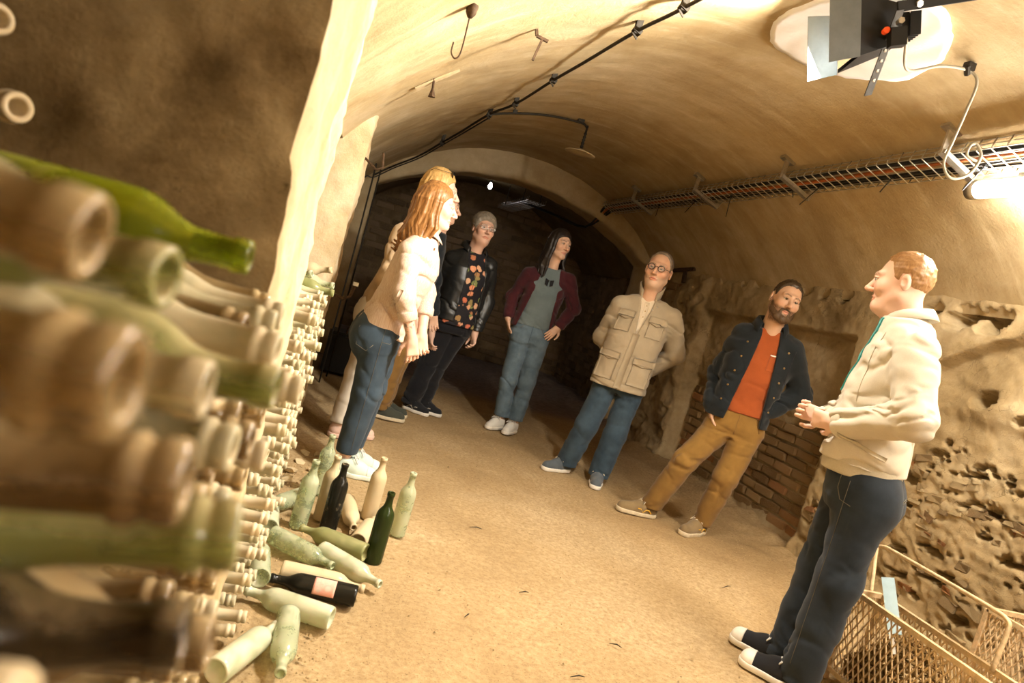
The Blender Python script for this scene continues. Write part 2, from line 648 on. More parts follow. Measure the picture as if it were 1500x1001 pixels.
# the transverse arch that ends the bay
def arch_slab(name, y0, y1, rx, rz, rr, outer, mat, parent=None, n=72, seed=0):
    """a wall with an arched opening (circle rx, rz, rr above its springing), its front, back and soffit"""
    prof = []
    a1 = math.asin(min(1, (1.60) / rr))
    for a in np.linspace(-a1, a1, n):
        prof.append((rx + rr * math.sin(a), rz + rr * math.cos(a)))
    jl = [(prof[0][0], z) for z in np.linspace(-.05, prof[0][1], 22)[:-1]]
    jr = [(prof[-1][0], z) for z in np.linspace(prof[-1][1], -.05, 22)[1:]]
    inner = jl + prof + jr
    N = len(inner)
    V = []
    K = 7
    rings = []
    out = []
    for (x, z) in inner:
        if z < prof[0][1] - 1e-6 and x < rx: out.append((x - .5, z))
        elif z < prof[0][1] - 1e-6: out.append((x + .5, z))
        else:
            dx, dz = x - rx, z - rz
            l = math.hypot(dx, dz)
            out.append((x + dx / l * outer, z + dz / l * outer))
    def ring(f, y):
        return [(i[0] + (o[0] - i[0]) * f, y, i[1] + (o[1] - i[1]) * f) for i, o in zip(inner, out)]
    for f in (1, .75, .5, .28, .1): rings.append(ring(f, y0))
    rings.append(ring(.02, y0 + .01))
    for t in np.linspace(0, 1, 9)[1:-1]: rings.append(ring(0, y0 + (y1 - y0) * t))
    for f in (.02, .3, 1): rings.append(ring(f, y1))
    V = np.array(rings).reshape(-1, 3)
    V = V + .012 * np.stack([fbm(V, 6, 3, seed), fbm(V, 6, 3, seed + 3), fbm(V, 6, 3, seed + 6)], -1)
    return obj(name, mesh_np(name, V, grid_faces(len(rings), N)), mat, parent)


rib = tag(arch_slab('trim_1', 7.36, 7.85, 1.68, -.487, 2.857, .55, M['vault'], seed=71), 'low plastered transverse arch at the end of the bay', 'arch', kind='structure')

# far bay: vault, side wall with a dark opening, end wall of dark bricks
ang = np.linspace(.72, math.pi - .72, 48)
yv = np.linspace(7.5, 10.8, 60)
A, Yg = np.meshgrid(ang, yv, indexing='ij')
P = np.stack([1.75 + 2.42 * np.cos(A), Yg, .18 + 2.42 * np.sin(A)], -1)
P += .02 * fbm(P, 3, 3, 81)[..., None]
tag(obj('ceiling_far', mesh_np('ceiling_far', P.reshape(-1, 3), grid_faces(len(ang), len(yv))), M['dark_plaster']), 'dim vault of the far bay', 'ceiling', kind='structure')

wall_back = tag(rough_box('wall_back', (-.6, 10.52, -.05), (4.4, 10.9, 2.9), .10, .02, M['mortar'], None, 90, 4), 'dark brick end wall of the cellar', 'wall', kind='structure')
cnt = 0
stf = MB()
z, row = .05, 0
while z < 2.6:
    x = -.1 + (.14 if row % 2 else 0)
    while x < 3.7:
        L = .28
        if rng.random() < .93:
            if cnt < 290:
                piece('brick', rng.choice(DB), wall_back, (x + L / 2, 10.557 + rng.uniform(-.015, .015), z), (L - .022, .10, .083), (0, rng.uniform(-.02, .02), rng.uniform(-.04, .04)))
            else:
                stf.box((x + L / 2, 10.557 + rng.uniform(-.015, .015), z), (L - .022, .10, .083))
            cnt += 1
        x += L
    z += .102
    row += 1
if stf.v:
    tag(stf.build('upper_bricks', M['dbrick'], wall_back), kind='stuff')
wall_side = tag(rough_box('wall_side', (3.62, 8.75, -.05), (3.95, 10.6, 2.6), .08, .03, M['mortar'], None, 95, 5), 'brick side wall of the far bay', 'wall', kind='structure')
rough_box('lintel_wall', (3.62, 7.8, 1.95), (3.95, 8.85, 2.6), .08, .03, M['mortar'], wall_side, 96, 5)
rough_box('jamb_wall', (3.45, 7.75, -.05), (3.95, 8.0, 2.4), .08, .03, M['mortar'], wall_side, 97, 5)
rough_box('opening_back', (4.2, 7.8, -.05), (4.35, 8.9, 2.2), .1, .02, M['dark_plaster'], wall_side, 98, 5)
z, row = .06, 0
while z < 2.45:
    y = 7.85 + (.12 if row % 2 else 0)
    while y < 10.4:
        L = .25
        if (y > 8.7 or z > 1.98) and rng.random() < .9:
            piece('brick', rng.choice(BR if z > 1.9 else DB), wall_side, (3.658 + rng.uniform(-.012, .012), y + L / 2, z), (.09, L - .02, .078), (0, 0, rng.uniform(-.04, .04)))
        y += L
    z += .098
    row += 1
tag(rough_box('wall_far_left', (-.6, 7.5, -.05), (-.12, 10.6, 2.3), .10, .02, M['mortar'], None, 99, 4), 'dark side wall of the far bay', 'wall', kind='structure')
tag(rough_box('wall_front', (-1.1, -4.5, -.05), (3.9, -4.15, 2.9), .15, .02, M['wallr'], None, 100, 3), 'plastered wall behind the photographer', 'wall', kind='structure')
# ------------------------------------------------------------------ bottles
def dusty(name, glass, dust, lo, hi, trans=.75, rough=.22, dscale=8, coat=.35, top_dust_light=.10):
    t = NT(name)
    f = t.noise(dscale, 8, .72, coord='Object')
    oi = t.n('ShaderNodeObjectInfo')
    ad = t.n('ShaderNodeMath', operation='MULTIPLY_ADD')
    t.link(oi.outputs['Random'], ad.inputs[0])
    ad.inputs[1].default_value = .22
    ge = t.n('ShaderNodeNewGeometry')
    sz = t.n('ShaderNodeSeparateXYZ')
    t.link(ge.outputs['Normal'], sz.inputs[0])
    du = t.n('ShaderNodeMath', operation='MULTIPLY_ADD')      # dust on the upper side, also painting in a bright top and dark underside
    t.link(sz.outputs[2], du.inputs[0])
    du.inputs[1].default_value = top_dust_light
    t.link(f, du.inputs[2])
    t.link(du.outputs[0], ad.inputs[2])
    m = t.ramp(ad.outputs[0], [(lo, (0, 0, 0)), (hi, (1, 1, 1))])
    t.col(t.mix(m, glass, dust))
    inv = t.n('ShaderNodeMath', operation='MULTIPLY_ADD')
    t.link(m, inv.inputs[0])
    inv.inputs[1].default_value = -trans
    inv.inputs[2].default_value = trans
    t.link(inv.outputs[0], t.b.inputs['Transmission Weight'])
    t.link(t.ramp(m, [(0, (rough,) * 3), (1, (.75,) * 3)]), t.b.inputs['Roughness'])
    t.b.inputs['IOR'].default_value = 1.12
    t.b.inputs['Coat Weight'].default_value = coat
    t.b.inputs['Coat Roughness'].default_value = .18
    t.bump(t.noise(60, 6, .7), .12, .003)
    return t.m


DUST = (.66, .55, .37)
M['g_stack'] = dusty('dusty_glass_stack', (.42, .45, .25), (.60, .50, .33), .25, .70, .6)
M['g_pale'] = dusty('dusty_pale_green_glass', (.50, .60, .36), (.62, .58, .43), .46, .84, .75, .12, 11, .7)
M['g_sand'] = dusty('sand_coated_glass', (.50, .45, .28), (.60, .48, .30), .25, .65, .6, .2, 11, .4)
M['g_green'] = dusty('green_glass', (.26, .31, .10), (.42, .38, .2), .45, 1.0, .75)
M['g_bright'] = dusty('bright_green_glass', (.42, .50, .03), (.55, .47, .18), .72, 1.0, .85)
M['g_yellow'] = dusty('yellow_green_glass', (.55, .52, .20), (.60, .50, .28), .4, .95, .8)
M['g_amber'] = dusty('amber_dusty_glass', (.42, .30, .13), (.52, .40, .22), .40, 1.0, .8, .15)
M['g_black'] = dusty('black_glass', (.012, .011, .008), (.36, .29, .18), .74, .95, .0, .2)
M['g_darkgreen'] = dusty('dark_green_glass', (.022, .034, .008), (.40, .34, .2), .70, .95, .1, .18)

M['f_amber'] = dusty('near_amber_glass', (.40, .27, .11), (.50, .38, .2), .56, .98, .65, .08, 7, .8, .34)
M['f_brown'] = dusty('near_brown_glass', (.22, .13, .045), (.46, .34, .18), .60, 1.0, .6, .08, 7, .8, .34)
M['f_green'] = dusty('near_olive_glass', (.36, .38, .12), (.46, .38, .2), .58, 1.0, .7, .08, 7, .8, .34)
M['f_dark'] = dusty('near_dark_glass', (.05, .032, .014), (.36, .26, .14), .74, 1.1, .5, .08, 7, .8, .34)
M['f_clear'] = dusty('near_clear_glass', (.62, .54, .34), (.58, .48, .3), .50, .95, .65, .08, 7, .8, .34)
BORD = [(.0, .020), (.016, .017), (.028, .004), (.033, .0), (.0362, .003), (.0375, .012), (.0378, .10), (.0378, .190), (.0368, .203), (.033, .216), (.026, .228),
        (.0195, .238), (.0162, .248), (.0148, .262), (.0142, .284), (.0162, .285), (.0164, .291), (.0160, .2985), (.0148, .3), (.0108, .3), (.0100, .297), (.0098, .25), (.0, .248)]
CHAMP = [(.0, .026), (.018, .022), (.031, .005), (.037, .0), (.0400, .004), (.0412, .014), (.0414, .12), (.0405, .150), (.037, .172), (.030, .192), (.0235, .207),
         (.0190, .220), (.0172, .235), (.0166, .282), (.0192, .284), (.0196, .2915), (.0170, .2935), (.0168, .297), (.0182, .299), (.0182, .306), (.0168, .309), (.0115, .309), (.0104, .306), (.0100, .25), (.0, .248)]


def bottle_mesh(prof, mat, n=20):
    mb = MB()
    mb.lathe(prof, n)
    me = mesh_np('bottle', mb.v, mb.f, True)
    me.materials.append(mat)
    return me


_bm = {}


def bottle(kind, mat, loc, direc, label, group=None, name='wine_bottle', roll=0.0, anchor='base'):
    """a bottle lying or standing; loc is its base (or its mouth)"""
    key = (kind, mat)
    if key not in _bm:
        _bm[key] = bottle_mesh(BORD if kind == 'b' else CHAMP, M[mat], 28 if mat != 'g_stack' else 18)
    d = Vector(direc).normalized()
    L = .30 if kind == 'b' else .309
    loc = Vector(loc)
    if anchor == 'mouth': loc = loc - d * L
    o = bpy.data.objects.new(name, _bm[key])
    COL.objects.link(o)
    o.location = loc
    q = d.to_track_quat('Z', 'Y')
    o.rotation_mode = 'QUATERNION'
    from mathutils import Quaternion
    o.rotation_quaternion = q @ Quaternion((0, 0, 1), roll)
    tag(o, label, 'bottle', group)
    return o


# the bin beyond the first pier: necks out, in staggered rows
rb = random.Random(21)
row = 0
z = .045
while z < .97:
    y = 1.97 + (.04 if row % 2 else 0)
    while y < 3.82:
        if not (z > .86 and rb.random() < .3):
            px = -.05 + rb.gauss(0, .022) - .012 * (z / .9)
            bottle('c', 'g_stack', (px, y + rb.uniform(-.012, .012), z + rb.uniform(-.008, .008)),
                   (1, rb.gauss(-.02, .07), rb.gauss(.03, .05)), 'dust-coated bottle stacked neck-out in the full bin between the two piers',
                   'bottles stacked in the far bin', roll=rb.uniform(0, 6), anchor='mouth')
        y += .083
    z += .0765
    row += 1
# loose bottles on the top of that stack
for (x, y, z, dx, dy, dz, m, lab) in ((-.03, 3.3, 1.00, 1, -.25, .10, 'g_pale', 'pale green bottle lying askew on top of the stacked bin'),
                                      (-.02, 3.05, .985, 1, -.1, .02, 'g_green', 'dark green bottle among pale ones on the top row of the stack'),
                                      (-.06, 3.5, 1.06, 1, -.3, .25, 'g_sand', 'sand-coated bottle tilted up against the pier above the stack'),
                                      (-.12, 2.9, 1.05, 1, -.3, .3, 'g_pale', 'pale bottle tilted up at the middle of the stack top')):
    bottle('b', m, (x, y, z), (dx, dy, dz), lab, anchor='mouth')

# the bin beside the camera: some bottles one by one, the rest in rows
FG = [  # mouth, azimuth towards the camera, rise, glass, label
    ((-.079, .360, 1.178), 14, .02, 'f_green', 'b', 'yellow-green bottle on top of the near bin, its open mouth showing'),
    ((-.083, .662, 1.180), 4, .03, 'g_bright', 'b', 'bright green bottle on top of the near bin beside the pier'),
    ((-.052, .222, 1.160), 6, .06, 'f_amber', 'c', 'amber dusty bottle with a thick collar on the near bin'),
    ((-.050, .370, 1.126), 4, .05, 'f_clear', 'b', 'clear dusty bottle tucked under the yellow-green one'),
    ((-.039, .296, 1.105), 0, .10, 'f_brown', 'c', 'long brown bottle with a broad lip in the near bin'),
    ((-.016, .350, 1.062), -3, .12, 'f_green', 'c', 'olive green bottle with a heavy collar in the near bin'),
    ((-.027, .330, 1.018), -2, .12, 'f_dark', 'b', 'black bottle low in the near bin'),
    ((-.018, .405, .968), 5, .10, 'f_brown', 'b', 'brown bottle below the black one in the near bin'),
    ((-.083, .262, 1.196), 4, -.05, 'f_amber', 'b', 'light-struck brown bottle lying highest on the near bin'),
    ((-.052, .190, 1.068), 4, .02, 'g_sand', 'c', 'pale sandy bottle at the very edge of the near bin'),
    ((-.024, .496, 1.106), 6, .04, 'f_green', 'b', 'olive green slim bottle reaching furthest out of the near bin'),
    ((-.063, .530, 1.090), 8, .04, 'g_sand', 'c', 'sandy bottle with open ring mouth beside the slim olive one'),
    ((-.043, .520, 1.050), 6, .04, 'g_stack', 'c', 'pale thick-lipped bottle in the middle of the near bin'),
    ((-.048, .470, 1.020), 8, .05, 'f_amber', 'c', 'amber thick-lipped bottle in the middle of the near bin'),
]
for (m, az, rise, g, k, lab) in FG:
    bottle(k, g, m, (math.cos(R(az)), -math.sin(R(az)), rise), lab, anchor='mouth')
row = 0
z = .40
while z < 1.12:
    y = .62 + (.04 if row % 2 else 0)
    while y < 1.0:
        bottle('c', rb.choice(['g_stack', 'f_amber', 'g_amber', 'f_brown']), (-.06 + rb.gauss(0, .014), y + rb.uniform(-.01, .01), z), (1, rb.gauss(-.05, .06), rb.gauss(.04, .04)),
               'dusty bottle in the rows of the near bin against the first pier', 'bottles stacked in the near bin', anchor='mouth')
        y += .085
    z += .078
    row += 1
for (x, y, z, lab) in ((-.448, .95, 1.354, 'bottle mouth poking from the dark back of the near bin, the upper one'), (-.405, .94, 1.262, 'bottle mouth poking from the dark back of the near bin, the lower one')):
    bottle('c', 'g_sand', (x, y, z), (.75, -.62, .08), lab, anchor='mouth')

# bottles on the floor
STAND = [((.149, 3.321), 'g_pale', 'dusty pale bottle standing rearmost in the floor group by the stack', 0),
         ((.086, 2.883), 'g_pale', 'clear greenish bottle standing nearest to the stack', .02),
         ((.181, 3.012), 'g_sand', 'sandy bottle standing right behind the black one', 0),
         ((.214, 2.918), 'g_black', 'black upright bottle on the floor amid pale bottles', 0),
         ((.395, 3.13), 'g_sand', 'sand-coated bottle standing alone between the shoes and the dark green bottle', 0),
         ((.524, 2.995), 'g_pale', 'pale green bottle standing furthest out on the floor', 0),
         ((.403, 2.674), 'g_darkgreen', 'dark green upright bottle with peeling streak on the floor', 0)]
sb = []
for ((x, y), g, lab, t) in STAND:
    sb.append(bottle('b', g, (x, y, .0), (t, 0, 1), lab))
LIE = [(-.022, 2.72, 95, 'g_pale', 'lying pale bottle, base out, against the foot of the stack', .045),
       (-.006, 2.309, 97, 'g_pale', 'lying pale bottle whose round greenish base faces out, below the stack', .042),
       (-.005, 2.672, -36, 'g_pale', 'lying pale bottle pointing away from the stack below the upright group', .042),
       (.363, 2.633, 152, 'g_green', 'lying green bottle beside the dark green upright one', .05),
       (.189, 2.61, -41, 'g_pale', 'lying pale bottle whose neck points out over the floor', .042),
       (.057, 2.389, -6, 'g_sand', 'lying sandy bottle behind the black labelled one', .042),
       (.325, 2.291, 172, 'g_black', 'lying black bottle with a faded pink paper label', .042),
       (.244, 2.123, 160, 'g_pale', 'large pale bottle lying with neck towards the stack', .042),
       (-.051, 1.773, 64, 'g_pale', 'pale green bottle lying slanted with its dark green base forward', .044),
       (.109, 2.109, -89, 'g_pale', 'pale bottle lying upside down towards the lens', .042),
       (.332, 2.742, 74, 'g_sand', 'sandy bottle lying behind the dark green upright one', .042),
       (.286, 3.187, -84, 'g_sand', 'brown sandy bottle lying between the upright bottles', .042),
       (.103, 3.189, -122, 'g_pale', 'small-looking pale bottle lying behind the upright group near the stack', .042)]
lb = []
for (x, y, az, g, lab, zz) in LIE:
    lb.append(bottle('b', g, (x, y, zz), (math.cos(R(az)), math.sin(R(az)), -.012), lab))
# a pink label on the lying black bottle, a torn streak on the dark green one
def wrap_patch(parent, a0, a1, z0, z1, r_, mat, name, jag=0.0):
    V, F = [], []
    na, nz = 14, 10
    rr = random.Random(5)
    for i in range(na + 1):
        a = a0 + (a1 - a0) * i / na
        for j in range(nz + 1):
            zz = z0 + (z1 - z0) * j / nz
            aa = a + (rr.uniform(-jag, jag) if i in (0, na) else 0)
            V.append((r_ * math.cos(aa), r_ * math.sin(aa), zz))
    for i in range(na):
        for j in range(nz):
            k = i * (nz + 1) + j
            F.append((k, k + nz + 1, k + nz + 2, k + 1))
    me = mesh_np(name, V, F, True)
    o = obj(name, me, mat, parent)
    s = o.modifiers.new('s', 'SOLIDIFY')
    s.thickness = .0006
    return o


def label_mat():
    t = NT('faded_pink_label')
    f = t.noise(40, 6, .7)
    v = t.n('ShaderNodeTexVoronoi')
    v.inputs['Scale'].default_value = 28
    t.link(t.tc.outputs['Object'], v.inputs['Vector'])
    c = t.mix(t.ramp(v.outputs['Distance'], [(.2, (1, 1, 1)), (.35, (0, 0, 0))]), (.80, .38, .30), (.62, .50, .42))
    t.col(t.mix(t.ramp(f, [(.45, (0, 0, 0)), (.7, (.6,) * 3)]), c, (.72, .58, .45)))
    t.set(Roughness=.85)
    return t.m


M['pink_label'] = label_mat()
M['torn_label'] = plain('torn_label', (.50, .36, .20), .9, 0, .3, 60)
bk = lb[6]
for k in range(1):
    upd = bk.rotation_quaternion.to_matrix().transposed() @ Vector((-.05, -.75, .66))
    ac = math.atan2(upd.y, upd.x)
    wrap_patch(bk, ac - .85, ac + .85, .075, .150, .0384, M['pink_label'], 'label')
dg = sb[6]
wrap_patch(dg, -1.95, -1.62, .03, .17, .0383, M['torn_label'], 'label_remnant', .09)
# ------------------------------------------------------------------ ceiling fixtures
def smooth_path(pts, n=8):
    """Catmull-Rom through the points"""
    P = [Vector(p) for p in pts]
    P = [P[0] * 2 - P[1]] + P + [P[-1] * 2 - P[-2]]
    out = []
    for i in range(1, len(P) - 2):
        for k in range(n):
            t = k / n
            a, b, c, d = P[i - 1], P[i], P[i + 1], P[i + 2]
            out.append(.5 * ((2 * b) + (c - a) * t + (2 * a - 5 * b + 4 * c - d) * t * t + (3 * b - a - 3 * c + d) * t ** 3))
    out.append(P[-2])
    return out


def on_vault(x, y, drop=.0):
    r_ = VR - drop
    return Vector((x, y, VZ + math.sqrt(r_ * r_ - (x - XC) ** 2)))


# old feed cable along the crown
pts = [on_vault(1.12, 2.0, .035), on_vault(1.02, 2.72, .045), on_vault(.96, 3.05, .045), on_vault(.90, 3.6, .05), on_vault(.86, 4.03, .045), on_vault(.80, 4.72, .045),
       on_vault(.70, 5.1, .04), on_vault(.60, 5.75, .05), on_vault(.52, 6.25, .05), on_vault(.38, 6.7, .07), on_vault(.18, 6.9, .06), on_vault(.02, 6.95, .05)]
cab = empty('ceiling_cable', pts[4])
cab['label'] = 'old dark cable clipped along the vault'
cab['category'] = 'cable'


def child_build(mb, name, mat, parent, smooth=False):
    """build in world space, then hang under the parent"""
    me = mesh_np(name, np.array(mb.v) - np.array(parent.location), mb.f, smooth)
    return obj(name, me, mat, parent)


mb = MB()
mb.tube(smooth_path(pts), .0085, 8)
child_build(mb, 'cable_run', M['dark_iron'], cab, True)
mb = MB()
mb.tube(smooth_path([p + Vector((.015, 0, -.012)) for p in pts[6:]] + [on_vault(-.03, 6.6, .05), (-.06, 6.4, 1.78)]), .006, 7)
child_build(mb, 'second_cable', M['black'], cab, True)
for i in (1, 2, 4, 5, 6, 8):
    p = pts[i]
    u = on_vault(p.x, p.y, 0)
    mb = MB()
    mb.bar(u + (u - p) * .3, p - (u - p) * .3, .022, .03)
    mb.box(p, (.04, .035, .022), Matrix.Rotation(.35, 3, 'Y'))
    mb.tube([p + Vector((-.02, .0, -.012)), p + Vector((.012, .01, -.03))], .005, 6)
    child_build(mb, 'clip', M['dark_iron'], cab)

# branch conduit and its enamel shade
lamp = tag(empty('pendant_lamp', (1.50, 5.30, 2.64)), 'old enamel pendant lamp with a flat shade on a bent conduit', 'lamp')
mb = MB()
mb.tube(smooth_path([pts[6] + Vector((0, 0, .0)), on_vault(.89, 5.18, .03), on_vault(1.15, 5.2, .03), on_vault(1.42, 5.24, .03), on_vault(1.50, 5.30, .04)], 6), .009, 8)
child_build(mb, 'conduit', M['dark_iron'], lamp, True)
mb = MB()
mb.tube([(1.50, 5.30, 2.62), (1.50, 5.30, 2.52), (1.50, 5.30, 2.43)], [.008, .010, .012], 8)
for k in range(5): mb.tube([(1.50, 5.30, 2.56 - .025 * k), (1.50, 5.30, 2.55 - .025 * k)], .014, 8)
child_build(mb, 'stem', M['dark_iron'], lamp, True)
mb = MB()
mb.lathe([(.012, .035), (.03, .03), (.075, .012), (.125, .0), (.125, -.004), (.07, .006), (.0, .012)], 28, Matrix.Translation((1.50, 5.30, 2.40)))
child_build(mb, 'lamp_shade', plain('shade_enamel', (.42, .33, .19), .5), lamp, True)
mb = MB()
mb.box((1.42, 5.24, 2.625), (.05, .03, .025))
child_build(mb, 'saddle', M['dark_iron'], lamp)
mb = MB()
mb.box((.89, 5.18, 2.50), (.03, .03, .03))
child_build(mb, 'saddle', M['dark_iron'], lamp)

# iron hooks in the vault
def hook(x, y, label, shape):
    p = on_vault(x, y, 0)
    o = tag(empty('ceiling_hook', p), label, 'hook')
    if shape == 0:
        mb = MB(); mb.lathe([(.0, .01), (.022, .0), (.018, -.03), (.008, -.045), (0, -.046)], 10, Matrix.Translation(p)); child_build(mb, 'boss', M['iron'], o, True)
        mb = MB(); mb.tube(smooth_path([p + Vector((0, 0, -.04)), p + Vector((.003, 0, -.16)), p + Vector((-.01, 0, -.19)), p + Vector((-.028, 0, -.175)), p + Vector((-.03, 0, -.14))]), .003, 6); child_build(mb, 'wire', M['iron'], o, True)
    elif shape == 1:
        mb = MB(); mb.bar(p + Vector((-.02, 0, .02)), p + Vector((.0, 0, -.035)), .014, .012); mb.bar(p + Vector((.0, 0, -.035)), p + Vector((.055, 0, -.04)), .014, .012)
        child_build(mb, 'arm', M['iron'], o)
        mb = MB(); mb.bar(p + Vector((.028, 0, -.036)), p + Vector((.012, 0, -.14)), .012, .01); child_build(mb, 'prong', M['iron'], o)
    else:
        mb = MB(); mb.tube([p + Vector((0, 0, .02)), p + Vector((.01, 0, -.05))], .007, 6); child_build(mb, 'stem', M['iron'], o)
        mb = MB(); mb.tube([p + Vector((.008, 0, -.04)), p + Vector((.014, 0, -.085))], [.006, .02], 6); child_build(mb, 'bell', M['iron'], o)
        mb = MB()
        mb.bar(on_vault(x - .07, y + .03, .004), on_vault(x + .11, y - .02, .004), .03, .008); child_build(mb, 'plaster_scar', M['pier'], o)


hook(.18, 2.46, 'rusty hook with a hanging wire loop in the left haunch of the vault', 0)
hook(.53, 3.08, 'bent rusty bracket hook nearest to the ceiling cable', 1)
hook(.17, 3.55, 'short rusty peg in a plaster scar low on the vault', 2)

# round patch of fresh white plaster
rp = random.Random(3)
V, F = [], []
cx, cy = 1.76, 2.62
NA, NR = 72, 14
outl = [1 + .025 * math.sin(3 * a + 1) + .012 * math.sin(7 * a) + rp.uniform(-.014, .014) for a in [2 * math.pi * k / NA for k in range(NA)]]
for j in range(NR + 1):
    for k in range(NA):
        a = 2 * math.pi * k / NA
        r_ = .345 * outl[k] * min(j, NR - 1) / (NR - 1)
        x, y = cx + r_ * math.cos(a) * .95, cy + r_ * math.sin(a) * 1.12
        drop = .016 if j < NR else -.03
        p = on_vault(x, y, drop + .004 * math.sin(9 * a + j) * (j / NR))
        V.append(p)
for j in range(NR):
    for k in range(NA):
        l = (k + 1) % NA
        F.append((j * NA + k, j * NA + l, (j + 1) * NA + l, (j + 1) * NA + k))
obj('fresh_plaster_patch', mesh_np('fresh_plaster_patch', V, F, True), M['white_plaster'], ceiling)

# floodlight
fl = tag(empty('floodlight', (1.58, 2.28, 2.49)), 'black floodlight with shiny reflector hanging below the round white patch', 'floodlight')
# local frame: light goes out along -X, slightly down
fr = Matrix.Rotation(R(-20), 3, 'Y') @ Matrix.Rotation(R(-24), 3, 'Z')
fo = Vector((1.58, 2.28, 2.49))
def fp(x, y, z): return fo + fr @ (Vector((x, y, z)) * 1.25)
M['reflector'] = plain('bright_reflector', (.75, .77, .8), .12, 1.0, .05, 20)
M['grey_metal'] = plain('grey_housing', (.16, .18, .19), .4, .5, .1, 20)
mb = MB()
P8 = [fp(-.06, -.115, -.085), fp(-.06, .115, -.085), fp(-.06, .115, .085), fp(-.06, -.115, .085), fp(.06, -.075, -.05), fp(.06, .075, -.05), fp(.06, .075, .05), fp(.06, -.075, .05)]
mb.add(P8, [(4, 5, 6, 7), (0, 1, 5, 4), (1, 2, 6, 5), (2, 3, 7, 6), (3, 0, 4, 7)])
mb.box(fp(.075, 0, 0), (.03, .13, .085), fr)
child_build(mb, 'housing', M['black'], fl)
mb = MB()
for k in range(7): mb.box(fp(.10, -.06 + .02 * k, 0), (.035, .006, .08), fr)
child_build(mb, 'cooling_fins', M['black'], fl)
mb = MB()
P8 = [fp(-.062, -.105, -.075), fp(-.062, .105, -.075), fp(-.062, .105, .075), fp(-.062, -.105, .075), fp(-.01, -.05, -.03), fp(-.01, .05, -.03), fp(-.01, .05, .03), fp(-.01, -.05, .03)]
mb.add(P8, [(7, 6, 5, 4), (4, 5, 1, 0), (5, 6, 2, 1), (6, 7, 3, 2), (7, 4, 0, 3)])
child_build(mb, 'reflector', M['reflector'], fl)
for (s_, e_) in ((-1, .0), (1, .0)):
    mb = MB()
    y_ = s_ * .118
    mb.add([fp(-.06, y_, -.088), fp(-.06, y_, .088), fp(-.145, y_ * 1.12, .098), fp(-.145, y_ * 1.12, -.098), fp(-.06, y_ + s_ * .004, -.088), fp(-.06, y_ + s_ * .004, .088), fp(-.145, y_ * 1.12 + s_ * .004, .098), fp(-.145, y_ * 1.12 + s_ * .004, -.098)],
           [(0, 1, 2, 3), (7, 6, 5, 4), (0, 3, 7, 4), (1, 5, 6, 2), (2, 6, 7, 3), (0, 4, 5, 1)])
    child_build(mb, 'barn_door', M['grey_metal'], fl)
mb = MB()
mb.box(fp(.03, -.13, -.05), (.05, .05, .06), fr)
child_build(mb, 'junction_box', M['black'], fl)
mb = MB()
mb.tube([fp(.0, -.125, -.03), fp(.0, -.145, -.03)], .011, 10)
child_build(mb, 'indicator', plain('red_lamp', (.85, .10, .02), .4), fl)
mb = MB()
b0, b1 = fp(.035, -.13, .0), Vector((2.06, 2.30, 2.33))
mb.bar(fp(.035, -.135, .02), Vector((1.665, 2.30, 2.29)), .032, .004, (0, 1, 0))
child_build(mb, 'slotted_strap', M['dark_iron'], fl)
mb = MB()
for k in range(4):
    q = fp(.035, -.135, .02).lerp(Vector((1.665, 2.30, 2.29)), .45 + .12 * k)
    mb.box(q, (.008, .010, .012))
child_build(mb, 'slot', M['white_enamel'], fl)
mb = MB()
mb.bar(fp(.03, -.13, .03), on_vault(1.80, 2.08, .0), .035, .008, (0, 1, 0))
child_build(mb, 'bracket', M['black'], fl)
mb = MB()
mb.bar(fp(.03, .12, .03), on_vault(1.72, 2.42, .0), .03, .006, (0, 1, 0))
child_build(mb, 'bracket', M['black'], fl)
mb = MB()
q = fp(.03, -.13, .03).lerp(on_vault(1.80, 2.08, .0), .25)
mb.tube([q + Vector((0, -.012, -.004)), q + Vector((0, .012, .004))], .012, 6)
child_build(mb, 'bolt', M['galv'], fl)
mb = MB()
mb.tube([fp(.035, -.15, -.01), fp(.035, -.125, -.01)], .011, 6)
child_build(mb, 'bolt', M['galv'], fl)

# its lead: from the junction box to a ceiling clip, then down in a loop to the tray
lead = tag(empty('floodlight_lead', (2.12, 2.37, 2.55)), 'thin cable looping from the floodlight down to the cable tray', 'cable')
lp = [fp(.05, -.14, -.06), Vector((1.82, 2.33, 2.45)), Vector((1.98, 2.36, 2.53)), Vector((2.12, 2.37, 2.565)), Vector((2.17, 2.36, 2.53)), Vector((2.20, 2.40, 2.43)), Vector((2.24, 2.46, 2.33)), Vector((2.25, 2.48, 2.24)), Vector((2.30, 2.47, 2.19)),
      Vector((2.37, 2.46, 2.23)), Vector((2.41, 2.47, 2.32)), Vector((2.39, 2.49, 2.37)), Vector((2.37, 2.50, 2.36)), Vector((2.38, 2.51, 2.32)), Vector((2.44, 2.5, 2.31))]
M['lead'] = plain('grey_cable', (.30, .27, .2), .5)
mb = MB()
mb.tube(smooth_path(lp), .0062, 8)
child_build(mb, 'cable_run', M['lead'], lead, True)
mb = MB()
mb.box((2.12, 2.37, 2.58), (.035, .03, .03)); mb.tube([(2.10, 2.36, 2.575), (2.13, 2.38, 2.555)], .012, 6)
child_build(mb, 'clip', M['dark_iron'], lead)

